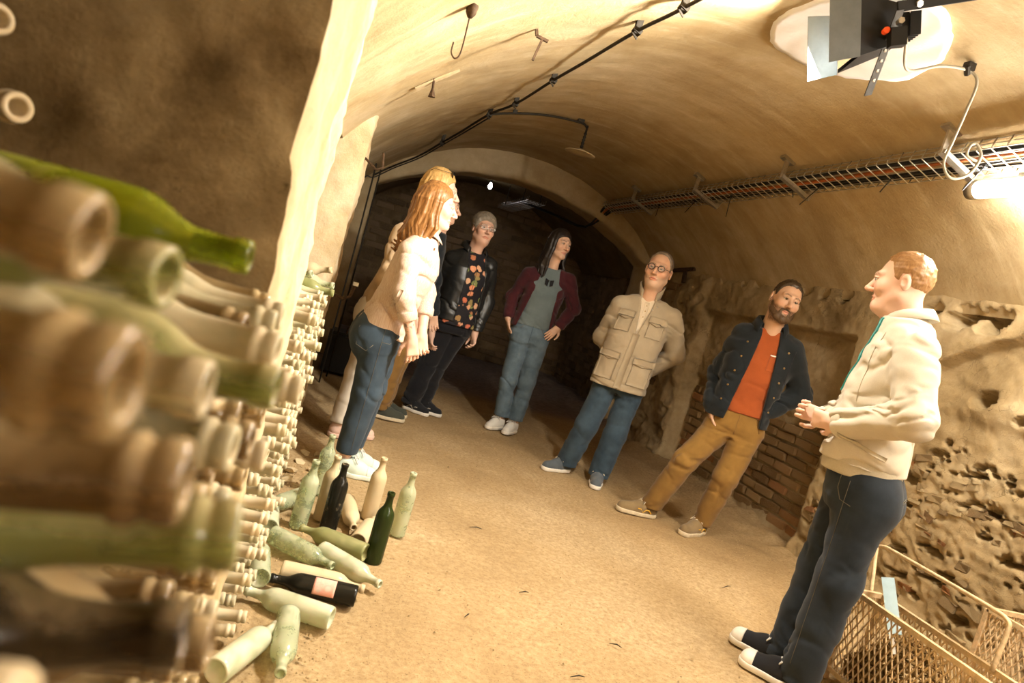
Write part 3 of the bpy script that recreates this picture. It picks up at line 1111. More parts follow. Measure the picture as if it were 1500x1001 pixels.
# wire cable tray along the right haunch
TX, TZ = 2.56, 2.36                       # bottom centre of the tray
TY0, TY1 = -2.3, 7.30
tilt = Matrix.Rotation(R(18), 3, 'Y')     # leans with the vault
def tp(a, y, h):
    v = tilt @ Vector((a, 0, h))
    return Vector((TX + v.x, y, TZ + v.z))
tray = tag(empty('cable_tray', (TX, 4.0, TZ)), 'galvanised wire cable tray hung along the right side of the vault', 'cable tray')
long_w = [(-.085, .05), (-.085, .025), (-.085, 0), (-.045, 0), (0, 0), (.045, 0), (.085, 0), (.085, .025), (.085, .05)]
for (a, h) in long_w:
    mb = MB(); mb.tube([tp(a, TY0, h), tp(a, TY1, h)], .0027, 6)
    child_build(mb, 'long_wire', M['galv'], tray, True)
cw = MB(); cw.tube([tp(-.088, 0, .054) - Vector((TX, 0, TZ)), tp(-.088, 0, .004) - Vector((TX, 0, TZ)), tp(-.083, 0, -.004) - Vector((TX, 0, TZ)), tp(.083, 0, -.004) - Vector((TX, 0, TZ)), tp(.088, 0, .004) - Vector((TX, 0, TZ)), tp(.088, 0, .054) - Vector((TX, 0, TZ))], .0029, 6)
cwm = mesh_np('cross_wire', cw.v, cw.f, True)
cwm.materials.append(M['galv'])
y = TY0
while y < TY1:
    o = bpy.data.objects.new('cross_wire', cwm); COL.objects.link(o); o.parent = tray
    o.location = (0, y - 4.0, 0)
    y += .075
for k, y in enumerate((-1.5, -.4, .6, 1.75, 2.72, 3.95, 5.1, 6.35)):
    mb = MB()
    mb.bar(tp(-.125, y, -.012), tp(.115, y, -.012), .04, .022)
    child_build(mb, 'bracket_arm', M['galv'], tray)
    mb = MB()
    mb.bar(tp(.11, y, -.02), on_vault(tp(.12, y, 0).x + .03, y, -.02), .04, .025, (0, 1, 0))
    child_build(mb, 'hanger', M['galv'], tray)
    mb = MB()
    mb.bar(tp(-.115, y, -.02) + Vector((0, 0, 0)), on_vault(tp(-.115, y, 0).x, y, -.02), .03, .012, (0, 1, 0))
    mb.box(on_vault(tp(-.115, y, 0).x, y, .01), (.09, .05, .025), tilt)
    child_build(mb, 'hanger', M['galv'], tray)
M['orange_cable'] = plain('orange_cable', (.36, .10, .025), .55)
for (a, h, r_, m, lab) in ((-.05, .017, .014, 'black', 'thick black cable lying in the wire tray on its room side'), (-.012, .012, .011, 'orange_cable', 'orange-brown cable lying in the middle of the wire tray'),
                           (.022, .011, .010, 'black', 'thinner black cable lying in the wire tray next to the orange one'), (.055, .012, .011, 'black', 'black cable lying in the wire tray on its wall side')):
    mb = MB()
    pts_ = []
    yy = TY0
    while yy <= TY1 + .01:
        pts_.append(tp(a + .006 * math.sin(yy * 2.1 + a * 40), yy, h + .003 * math.sin(yy * 3 + a * 90)))
        yy += .2
    pts_ += [Vector((2.45, 7.55, 2.14)), Vector((2.2 + a, 7.9, 2.2)), Vector((1.95 + a, 8.6, 2.32))]
    mb.tube(smooth_path(pts_, 4), r_, 8)
    tag(mb.build('tray_cable', M[m], None, True), lab, 'cable')
for k, (y, ln, dx, dy) in enumerate(((2.6, .12, -.03, .05), (3.72, .13, -.05, .08), (4.0, .05, .02, 0), (4.75, .15, .02, .02), (5.3, .11, -.04, .05), (6.0, .1, .01, .03), (3.15, .09, -.03, .02))):
    mb = MB()
    p = tp(.02, y, -.004)
    mb.box(p, (.018, .014, .014))
    mb.tube([p, p + Vector((dx, dy, -ln))], .0032, 5)
    o = mb.build('cable_tie', M['black'], tray)
    o.data.transform(Matrix.Translation(-Vector(tray.location)))
# the tray goes on beyond the arch
ft = tag(empty('far_cable_tray', (1.95, 8.7, 2.30)), 'short stretch of wire cable tray hung in the far bay', 'cable tray')
mb = MB()
for a in np.linspace(-.11, .11, 6): mb.tube([(1.95 + a, 8.1, 2.30), (1.95 + a, 9.9, 2.30)], .003, 5)
child_build(mb, 'long_wire', M['galv'], ft)
mb = MB()
for yy in np.arange(8.1, 9.9, .1): mb.tube([(1.84, yy, 2.35), (1.84, yy, 2.30), (2.06, yy, 2.30), (2.06, yy, 2.35)], .003, 5)
child_build(mb, 'cross_wire', M['galv'], ft)
mb = MB()
for yy in (8.4, 9.4): mb.tube([(1.84, yy, 2.3), (1.84, yy, 2.62)], .005, 6); mb.tube([(2.06, yy, 2.3), (2.06, yy, 2.62)], .005, 6)
child_build(mb, 'hanger', M['dark_iron'], ft)

# fluorescent tubes under the tray, two of them added out of view for fill
def emis(name, c, s):
    t = NT(name)
    t.col(c)
    t.b.inputs['Emission Color'].default_value = (*c, 1)
    t.b.inputs['Emission Strength'].default_value = s
    return t.m


M['tube_glow'] = emis('tube_glow', (1.0, .92, .80), 100)
def tube_fixture(y0, y1, label):
    o = tag(empty('tube_light', (2.66, (y0 + y1) / 2, 2.29)), label, 'tube light')
    mb = MB(); mb.tube([(2.66, y0 + .03, 2.27), (2.66, y1 - .03, 2.27)], .040, 16); child_build(mb, 'diffuser', M['tube_glow'], o, True)
    for yy, s in ((y0, 1), (y1, -1)):
        mb = MB(); mb.tube([(2.66, yy, 2.27), (2.66, yy + .045 * s, 2.27)], .043, 16); child_build(mb, 'end_cap', M['galv'], o, True)
    mb = MB(); mb.box((2.66, (y0 + y1) / 2, 2.305), (.05, (y1 - y0) * .96, .016)); child_build(mb, 'spine', M['galv'], o)
    for yy in (y0 + .25, y1 - .25):
        mb = MB(); mb.box((2.66, yy, 2.315), (.03, .03, .03)); child_build(mb, 'clip', M['galv'], o)
tube_fixture(1.32, 2.72, 'glowing fluorescent tube fixed under the cable tray beside the floodlight lead')
tube_fixture(-.20, 1.20, 'added fill tube out of view, next along the tray, level with the photographer')
tube_fixture(-2.2, -.8, 'added fill tube out of view, furthest back under the tray, behind the photographer')
# small lit bulb in the far bay
fb = tag(empty('far_bulb', (1.55, 9.3, 2.5)), 'tiny bright bulb hanging in the far bay', 'lamp')
mb = MB(); mb.lathe([(0, -.04), (.02, -.03), (.03, 0), (.018, .03), (.012, .05), (0, .05)], 12, Matrix.Translation((1.55, 9.3, 2.47))); child_build(mb, 'bulb', emis('bulb_glow', (1, .97, .95), 14), fb, True)
mb = MB(); mb.tube([(1.55, 9.3, 2.52), (1.55, 9.3, 2.62)], .012, 8); child_build(mb, 'holder', M['black'], fb, True)
# ------------------------------------------------------------------ wire cages, rubble, odds and ends
def expanded_panel(mb, o, ux, uy, w_, h_, cw_=.030, ch=.062, rad=.0022):
    """diamond mesh in the plane o + a ux + b uy"""
    o, ux, uy = Vector(o), Vector(ux).normalized(), Vector(uy).normalized()
    nx, ny = int(w_ / cw_), int(h_ / ch)
    dx, dy = w_ / nx, h_ / ny
    nn = ux.cross(uy)
    for i in range(nx + ny * 2 + 2):
        for s in (1, -1):
            # lines with slope: one cell in x per half cell in y
            a0 = (i - ny) * dx
            p, q = (a0, 0.0), (a0 + ny * dx, h_) if True else None
            # clip to 0..w
            x0, y0, x1, y1 = p[0], p[1], q[0], q[1]
            if x1 <= 0 or x0 >= w_: continue
            sl = (y1 - y0) / (x1 - x0)
            if x0 < 0: y0 += -x0 * sl; x0 = 0
            if x1 > w_: y1 -= (x1 - w_) * sl; x1 = w_
            if s < 0: x0, x1 = w_ - x0, w_ - x1
            mb.bar(o + ux * x0 + uy * y0, o + ux * x1 + uy * y1, .0035, .0055, nn)


def cage(name, x0, x1, y0, y1, z0, z1, label):
    o = tag(empty(name, ((x0 + x1) / 2, (y0 + y1) / 2, 0)), label, 'wire cage')
    def ang(a, b, nm='rail'):
        mb = MB(); mb.bar(a, b, .020, .020); child_build(mb, nm, M['beige_paint'], o)
    ang((x0, y0, z1), (x0, y1, z1)); ang((x1, y0, z1), (x1, y1, z1)); ang((x0, y0, z1), (x1, y0, z1)); ang((x0, y1, z1), (x1, y1, z1))
    ang((x0, y0, z0), (x0, y1, z0)); ang((x1, y0, z0), (x1, y1, z0))
    for (x, y) in ((x0, y0), (x0, y1), (x1, y0), (x1, y1)): ang((x, y, 0), (x, y, z1), 'post')
    for (oo, ux, w_) in (((x0, y0, z0), (0, 1, 0), y1 - y0), ((x1, y0, z0), (0, 1, 0), y1 - y0), ((x0, y0, z0), (1, 0, 0), x1 - x0), ((x0, y1, z0), (1, 0, 0), x1 - x0)):
        mb = MB(); expanded_panel(mb, oo, ux, (0, 0, 1), w_, z1 - z0 - .005)
        child_build(mb, 'mesh_panel', M['beige_paint'], o)
    mb = MB(); mb.box(((x0 + x1) / 2, (y0 + y1) / 2, z0), (x1 - x0, y1 - y0, .01)); child_build(mb, 'bottom', M['beige_paint'], o)
    return o


c1 = cage('wire_cage', 2.36, 2.51, 1.35, 2.32, .05, .40, 'narrow beige wire-mesh cage with tubular handle beside the speaker')
mb = MB()
mb.tube(smooth_path([(2.46, 2.33, .40), (2.49, 2.38, .48), (2.53, 2.44, .565), (2.54, 2.42, .585), (2.54, 2.36, .59), (2.54, 2.1, .59), (2.53, 1.88, .59), (2.53, 1.82, .582), (2.525, 1.80, .55), (2.49, 1.78, .40)], 6), .0085, 8)
child_build(mb, 'handle', M['beige_paint'], c1, True)
cage('wire_cage', 3.05, 3.28, 1.2, 2.28, .05, .45, 'second beige wire-mesh cage standing against the right wall')
# straw and clods in the first cage
rs = random.Random(31)
mb = MB()
for k in range(2600):
    x, y = rs.uniform(2.385, 2.49), rs.uniform(1.40, 2.29)
    top = .06 + .31 * math.exp(-((y - 2.02) / .22) ** 2) + .05 * math.exp(-((y - 1.6) / .2) ** 2)
    z = rs.uniform(.06, top)
    a, b = rs.uniform(0, 6.28), rs.uniform(-.9, .9)
    l = rs.uniform(.012, .035)
    d = Vector((math.cos(a) * math.cos(b) * .5, math.sin(a) * math.cos(b), math.sin(b))) * l
    p = Vector((x, y, z))
    mb.bar(p - d / 2, p + d / 2, rs.uniform(.004, .012), rs.uniform(.003, .009))
M['straw'] = plain('straw_clods', (.22, .135, .05), .95, 0, .5, 90)
tag(mb.build('straw_and_clods', M['straw']), 'heap of dry earth and straw inside the wire cage', 'straw', kind='stuff')
# pale blue toothed strip leaning in the cage
M['pale_blue'] = plain('pale_blue_plastic', (.36, .48, .52), .5, 0, .1, 20)
rul = tag(empty('toothed_strip', (2.40, 2.17, .30)), 'pale blue toothed plastic strip leaning in the wire cage', 'strip')
mb = MB()
mb.bar((2.455, 2.27, .50), (2.395, 2.10, .335), .048, .006, (.7, .68, -.25))
child_build(mb, 'blade', M['pale_blue'], rul)
for k in range(4):
    mb = MB(); mb.bar((2.386, 2.118 - .010 * k, .345 - .012 * k), (2.378, 2.095 - .012 * k, .315 - .014 * k), .011, .005, (.7, .68, -.25)); child_build(mb, 'tooth', M['white_enamel'], rul)

# crumbs of mortar by the stack and pebbles on the floor
M['crumb'] = plain('mortar_crumb', (.58, .46, .28), .95, 0, .3, 30, .4)
def chunk_mesh(k):
    rr = random.Random(500 + k)
    bm = bmesh.new()
    bmesh.ops.create_icosphere(bm, subdivisions=1, radius=.5)
    for v in bm.verts: v.co *= rr.uniform(.65, 1.25)
    me = bpy.data.meshes.new('chunk'); bm.to_mesh(me); bm.free(); me.materials.append(M['crumb'])
    return me
CH = [chunk_mesh(k) for k in range(5)]
SPOTS = [(.03, 3.72, .05), (.10, 3.62, .04), (.00, 3.55, .06), (.14, 3.78, .03), (.05, 3.88, .05), (.18, 3.66, .03), (-.01, 3.42, .05), (.08, 3.48, .035), (.17, 3.5, .025), (.22, 3.82, .03), (.12, 3.92, .04), (.26, 3.7, .02)]
for (x, y, s) in SPOTS:
    o = bpy.data.objects.new('mortar_chunk', rs.choice(CH)); COL.objects.link(o)
    o.location = (x, y, s * .18); o.scale = (s * 1.4, s * 1.1, s * .6); o.rotation_euler = (rs.uniform(-.3, .3), rs.uniform(-.3, .3), rs.uniform(0, 6))
    tag(o, 'fallen chunk of mortar on the floor at the foot of the bottle stack', 'rubble', 'mortar chunks by the stack')
mb = MB()
ico = [(0, 0, .6), (.6, 0, 0), (0, .6, 0), (-.6, 0, 0), (0, -.6, 0), (0, 0, -.3)]
icf = [(0, 1, 2), (0, 2, 3), (0, 3, 4), (0, 4, 1), (5, 2, 1), (5, 3, 2), (5, 4, 3), (5, 1, 4)]
for k in range(5200):
    y = rs.uniform(1.3, 6.8)
    x = rs.uniform(-.05, 3.2)
    if k > 3200: x, y = (rs.uniform(-.05, .25), rs.uniform(1.5, 3.9)) if rs.random() < .5 else (rs.uniform(2.8, 3.2), rs.uniform(2, 6.5))
    s = rs.choice([.003, .004, .005, .007]) * (2.2 if rs.random() < .02 else 1)
    a = rs.uniform(0, 6.28)
    zz = .002
    mb.add([(x + s * (p[0] * math.cos(a) - p[1] * math.sin(a)), y + s * (p[0] * math.sin(a) + p[1] * math.cos(a)), zz + s * p[2]) for p in ico], icf)
tag(mb.build('pebbles', plain('pebble', (.36, .25, .12), .95, 0, .6, 8)), 'grit and small pebbles strewn over the earth floor', 'pebbles', kind='stuff')
for k, (x, y, a, l) in enumerate(((1.05, 2.62, .3, .05), (.95, 3.25, .1, .07), (1.35, 2.3, -.4, .05), (.75, 2.35, .9, .04), (1.1, 2.05, .2, .06), (2.35, 3.1, .5, .10))):
    mb = MB()
    d = Vector((math.cos(a), math.sin(a), 0)) * l / 2
    mb.tube([Vector((x, y, .006)) - d, Vector((x + .004, y, .012)), Vector((x, y, .006)) + d], [.001, .0028, .001], 6)
    tag(mb.build('twig', M['dark_iron'], None, True), 'small dark twig lying on the sandy floor', 'twig', 'twigs on the floor')

# rusty hook with cord on the far pier, dark bucket-like stove behind the people
hk = tag(empty('pier_hook', (-.03, 3.9, 1.66)), 'rusty iron hook sticking out high on the far pier', 'hook')
mb = MB(); mb.tube([(-.08, 3.95, 1.70), (.02, 3.93, 1.64), (.05, 3.92, 1.66), (.035, 3.93, 1.74)], .007, 7); child_build(mb, 'prong', M['iron'], hk, True)
hk2 = tag(empty('pier_peg', (-.03, 3.87, .93)), 'rusty bent rod sticking out of the pier at the stack top', 'rod')
mb = MB(); mb.tube([(-.10, 3.86, .93), (.03, 3.84, .91), (.06, 3.84, .93), (.075, 3.85, 1.0)], [.009, .011, .010, .008], 7); child_build(mb, 'rod', M['iron'], hk2, True)
mb = MB(); mb.box((.075, 3.85, 1.005), (.03, .02, .02)); child_build(mb, 'tip', M['white_enamel'], hk2)
bx = tag(empty('black_case', (.16, 6.55, 0)), 'black case with cords standing by the left wall behind the group', 'case')
mb = MB(); mb.box((.16, 6.55, .20), (.30, .36, .34)); child_build(mb, 'body', M['black'], bx)
mb = MB(); mb.box((.16, 6.55, .385), (.26, .30, .03)); child_build(mb, 'lid', M['black'], bx)
mb = MB(); mb.tube(smooth_path([(.16, 6.36, .40), (.16, 6.34, .46), (.2, 6.36, .47), (.24, 6.37, .40)]), .008, 6); child_build(mb, 'handle', M['iron'], bx, True)
mb = MB(); mb.box((.36, 6.42, .07), (.12, .25, .14)); child_build(mb, 'grey_pack', plain('grey_cloth', (.30, .28, .25), .9), bx)
for k, (x, y) in enumerate(((.02, 5.9), (.07, 6.25))):
    mb = MB(); mb.tube([(x, y, 1.9), (x + .01, y, 1.2), (x + .015, y, .0)], .008, 6); tag(mb.build('hanging_cord', M['dark_iron'], None, True), 'dark cord hanging down the left wall behind the group', 'cord', 'cords on the left wall')

ia = tag(empty('iron_anchor', (3.34, 6.66, 1.90)), 'rusty iron anchor bar jutting from the right wall beside the brick recess', 'anchor')
mb = MB(); mb.bar((3.30, 6.95, 1.885), (3.30, 6.35, 1.93), .03, .035); child_build(mb, 'bar', M['iron'], ia)
mb = MB(); mb.bar((3.31, 6.55, 1.90), (3.31, 6.52, 1.78), .03, .04, (0, 1, 0)); child_build(mb, 'tongue', M['iron'], ia)
# ------------------------------------------------------------------ bodies and clothes as blended distance fields
class Vox:
    def __init__(s, lo, hi, h):
        s.h = h
        s.lo = np.array(lo, np.float32)
        s.n = np.ceil((np.array(hi) - s.lo) / h).astype(int) + 1
        s.D = np.full(s.n, .12, np.float32)

    def sub(s, lo, hi, m):
        i0 = np.clip(np.floor((np.array(lo) - m - s.lo) / s.h).astype(int), 0, s.n - 1)
        i1 = np.clip(np.ceil((np.array(hi) + m - s.lo) / s.h).astype(int) + 1, 1, s.n)
        sl = tuple(slice(a, b) for a, b in zip(i0, i1))
        ax = [s.lo[k] + s.h * np.arange(i0[k], i1[k], dtype=np.float32) for k in range(3)]
        if min(len(a) for a in ax) == 0: return None, None
        return sl, np.stack(np.meshgrid(*ax, indexing='ij'), -1)

    def add(s, fn, lo, hi, k=.02, cut=False):
        sl, P = s.sub(lo, hi, k + 3 * s.h)
        if sl is None: return s
        d2 = fn(P).astype(np.float32)
        d1 = s.D[sl]
        if cut: d1, d2 = -d1, d2
        if k > 0:
            t = np.clip(.5 + .5 * (d1 - d2) / k, 0, 1)
            d = d1 + (d2 - d1) * t - k * t * (1 - t)
        else:
            d = np.minimum(d1, d2)
        s.D[sl] = -d if cut else d
        return s

    def cone(s, a, b, ra, rb, k=.02, cut=False):
        a, b = np.array(a, np.float32), np.array(b, np.float32)
        ab = b - a
        L = max(float(ab @ ab), 1e-9)
        r = max(ra, rb)

        def fn(P):
            q = P - a
            t = np.clip((q @ ab) / L, 0, 1)
            return np.linalg.norm(q - t[..., None] * ab, axis=-1) - (ra + (rb - ra) * t)
        return s.add(fn, np.minimum(a, b) - r, np.maximum(a, b) + r, k, cut)

    def chain(s, pts, rads, k=.02):
        for i in range(len(pts) - 1): s.cone(pts[i], pts[i + 1], rads[i], rads[i + 1], k)
        return s

    def ell(s, c, r, k=.02, M=None, cut=False):
        c, r = np.array(c, np.float32), np.array(r, np.float32)

        def fn(P):
            q = P - c
            if M is not None: q = q @ M
            k0 = np.linalg.norm(q / r, axis=-1)
            k1 = np.linalg.norm(q / (r * r), axis=-1)
            return k0 * (k0 - 1) / np.maximum(k1, 1e-6)
        R_ = r if M is None else np.full(3, r.max())
        return s.add(fn, c - R_, c + R_, k, cut)

    def loft(s, rows, spine, f, k=.03, n=2.5, zlo=None, zhi=None):
        """rows: (z, half width, depth front, depth back); spine: (z, x, y); f: facing"""
        rows = np.array(rows, np.float32)
        spine = np.array(spine, np.float32)
        f = np.array(f, np.float32)
        sd = np.array((-f[1], f[0]), np.float32)
        z0 = rows[0, 0] if zlo is None else zlo
        z1 = rows[-1, 0] if zhi is None else zhi
        cx = np.interp([z0, z1], spine[:, 0], spine[:, 1])
        cy = np.interp([z0, z1], spine[:, 0], spine[:, 2])
        R_ = rows[:, 1:].max() + .03

        def fn(P):
            z = P[..., 2]
            x = P[..., 0] - np.interp(z, spine[:, 0], spine[:, 1])
            y = P[..., 1] - np.interp(z, spine[:, 0], spine[:, 2])
            a = x * sd[0] + y * sd[1]
            b = x * f[0] + y * f[1]
            rx = np.interp(z, rows[:, 0], rows[:, 1])
            rf = np.interp(z, rows[:, 0], rows[:, 2])
            rb = np.interp(z, rows[:, 0], rows[:, 3])
            ry = np.where(b > 0, rf, rb)
            m = (np.abs(a / rx) ** n + np.abs(b / ry) ** n) ** (1 / n)
            d = (m - 1) * np.minimum(rx, ry)
            return np.maximum(d, np.maximum(z - z1, z0 - z))
        lo = (cx.min() - R_ - .05, cy.min() - R_ - .05, z0)
        hi = (cx.max() + R_ + .05, cy.max() + R_ + .05, z1)
        return s.add(fn, lo, hi, k)

    def band(s, w_=.03):
        idx = np.nonzero(np.abs(s.D) < w_)
        return idx, s.lo + s.h * np.stack(idx, -1).astype(np.float32)

    def warp(s, fn):
        """add fn(P) to the field near the surface"""
        idx, P = s.band()
        s.D[idx] += fn(P).astype(np.float32)
        return s

    def clip(s, fn):
        ax = [s.lo[k] + s.h * np.arange(s.n[k], dtype=np.float32) for k in range(3)]
        P = np.stack(np.meshgrid(*ax, indexing='ij'), -1)
        s.D = np.maximum(s.D, fn(P).astype(np.float32))
        return s

    def below(s, z):
        """cut everything below z"""
        zz = s.lo[2] + s.h * np.arange(s.n[2], dtype=np.float32)
        s.D = np.maximum(s.D, (z - zz)[None, None, :])
        return s

    def mesh(s):
        D = np.pad(s.D, 1, constant_values=.1)
        lo = s.lo - s.h
        S = D < 0
        nx, ny, nz = D.shape
        cs = [(i, j, k) for i in (0, 1) for j in (0, 1) for k in (0, 1)]
        cnt = np.zeros((nx - 1, ny - 1, nz - 1), np.int8)
        for (i, j, k) in cs: cnt += S[i:nx - 1 + i, j:ny - 1 + j, k:nz - 1 + k]
        act = (cnt > 0) & (cnt < 8)
        I = np.nonzero(act)
        I3 = np.stack(I, -1)
        acc = np.zeros((len(I3), 3), np.float32)
        num = np.zeros(len(I3), np.float32)
        for a in range(3):
            for u in (0, 1):
                for v in (0, 1):
                    o0 = [0, 0, 0]
                    o0[(a + 1) % 3], o0[(a + 2) % 3] = u, v
                    o1 = list(o0)
                    o1[a] = 1
                    d0 = D[I[0] + o0[0], I[1] + o0[1], I[2] + o0[2]]
                    d1 = D[I[0] + o1[0], I[1] + o1[1], I[2] + o1[2]]
                    m = (d0 < 0) != (d1 < 0)
                    t = np.where(m, d0 / np.where(m, d0 - d1, 1), 0)
                    p = np.array(o0, np.float32)[None] + 0 * acc
                    p[:, a] = t
                    acc += p * m[:, None]
                    num += m
        V = lo + s.h * (I3 + acc / np.maximum(num, 1)[:, None])
        vid = np.full(act.shape, -1, np.int64)
        vid[I] = np.arange(len(I3))
        F = []
        for a in range(3):
            b, c = (a + 1) % 3, (a + 2) % 3
            s0 = [slice(None)] * 3
            s1 = [slice(None)] * 3
            s0[a], s1[a] = slice(0, -1), slice(1, None)
            A, B = S[tuple(s0)], S[tuple(s1)]
            E = np.stack(np.nonzero(A != B), -1)
            E = E[(E[:, b] > 0) & (E[:, c] > 0) & (E[:, b] < D.shape[b] - 1) & (E[:, c] < D.shape[c] - 1)]
            ins = S[E[:, 0], E[:, 1], E[:, 2]]
            q = []
            for (u, v) in ((1, 1), (0, 1), (0, 0), (1, 0)):
                e = E.copy()
                e[:, b] -= u
                e[:, c] -= v
                q.append(vid[e[:, 0], e[:, 1], e[:, 2]])
            q = np.stack(q, -1)
            q[~ins] = q[~ins][:, ::-1]
            F.append(q)
        F = np.concatenate(F)
        F = F[(F >= 0).all(1)]
        return V.astype(np.float32), F


def set_col(me, C):
    a = me.color_attributes.new('Col', 'FLOAT_COLOR', 'POINT')
    a.data.foreach_set('color', np.concatenate([C, np.ones((len(C), 1))], 1).astype(np.float32).ravel())


def skin_mat():
    t = NT('skin')
    at = t.n('ShaderNodeAttribute')
    at.attribute_name = 'Col'
    f = t.noise(55, 5, .6)
    c = t.mix(t.ramp(f, [(.35, (0, 0, 0)), (.7, (.18,) * 3)]), at.outputs['Color'], (.62, .32, .22))
    t.col(c)
    t.set(Roughness=.5)
    t.b.inputs['Specular IOR Level'].default_value = .35
    t.b.inputs['Subsurface Weight'].default_value = .08
    t.b.inputs['Subsurface Radius'].default_value = (.012, .005, .003)
    t.b.inputs['Subsurface Scale'].default_value = .5
    t.bump(t.noise(220, 3, .6), .05, .002)
    return t.m


M['skin'] = skin_mat()


def cloth(name, c, c2=None, weave=260, rough=.9, bump=.12, sheen=.15, patt=None, scale=6):
    t = NT(name)
    f = t.noise(scale, 6, .65)
    c2 = c2 or tuple(x * .78 for x in c)
    col = t.ramp(f, [(.3, c2), (.7, c)])
    wv = t.noise(weave, 2, .5)
    col = t.mix(t.ramp(wv, [(.3, (.0,) * 3), (.8, (.30,) * 3)]), col, tuple(x * .6 for x in c))
    if patt: col = patt(t, col)
    t.col(col)
    t.set(Roughness=rough)
    t.b.inputs['Specular IOR Level'].default_value = .2
    t.b.inputs['Sheen Weight'].default_value = sheen
    t.bump(wv, bump, .002)
    return t.m


def hair_mat(name, dark, light, streak=90, rough=.42):
    t = NT(name)
    f = t.noise(streak, 5, .7, (1, 1, .10))
    g = t.noise(14, 4, .6, (1, 1, .3))
    c = t.ramp(f, [(.3, dark), (.7, light)])
    t.col(t.mix(t.ramp(g, [(.4, (0, 0, 0)), (.7, (.5,) * 3)]), c, dark))
    t.set(Roughness=rough)
    t.b.inputs['Specular IOR Level'].default_value = .45
    t.bump(f, .5, .004)
    return t.m


def rot_to(f, pitch=0.0, roll=0.0):
    """head frame: columns are the person's left, back, up; pitch > 0 looks up, roll > 0 tilts to the person's left"""
    f = Vector((f[0], f[1], 0)).normalized()
    l = Vector((-f.y, f.x, 0))
    m = Matrix((l, -f, Vector((0, 0, 1)))).transposed()
    return m @ Matrix.Rotation(-pitch, 3, 'X') @ Matrix.Rotation(roll, 3, 'Y')


def npm(m): return np.array([[m[i][j] for j in range(3)] for i in range(3)], np.float32)


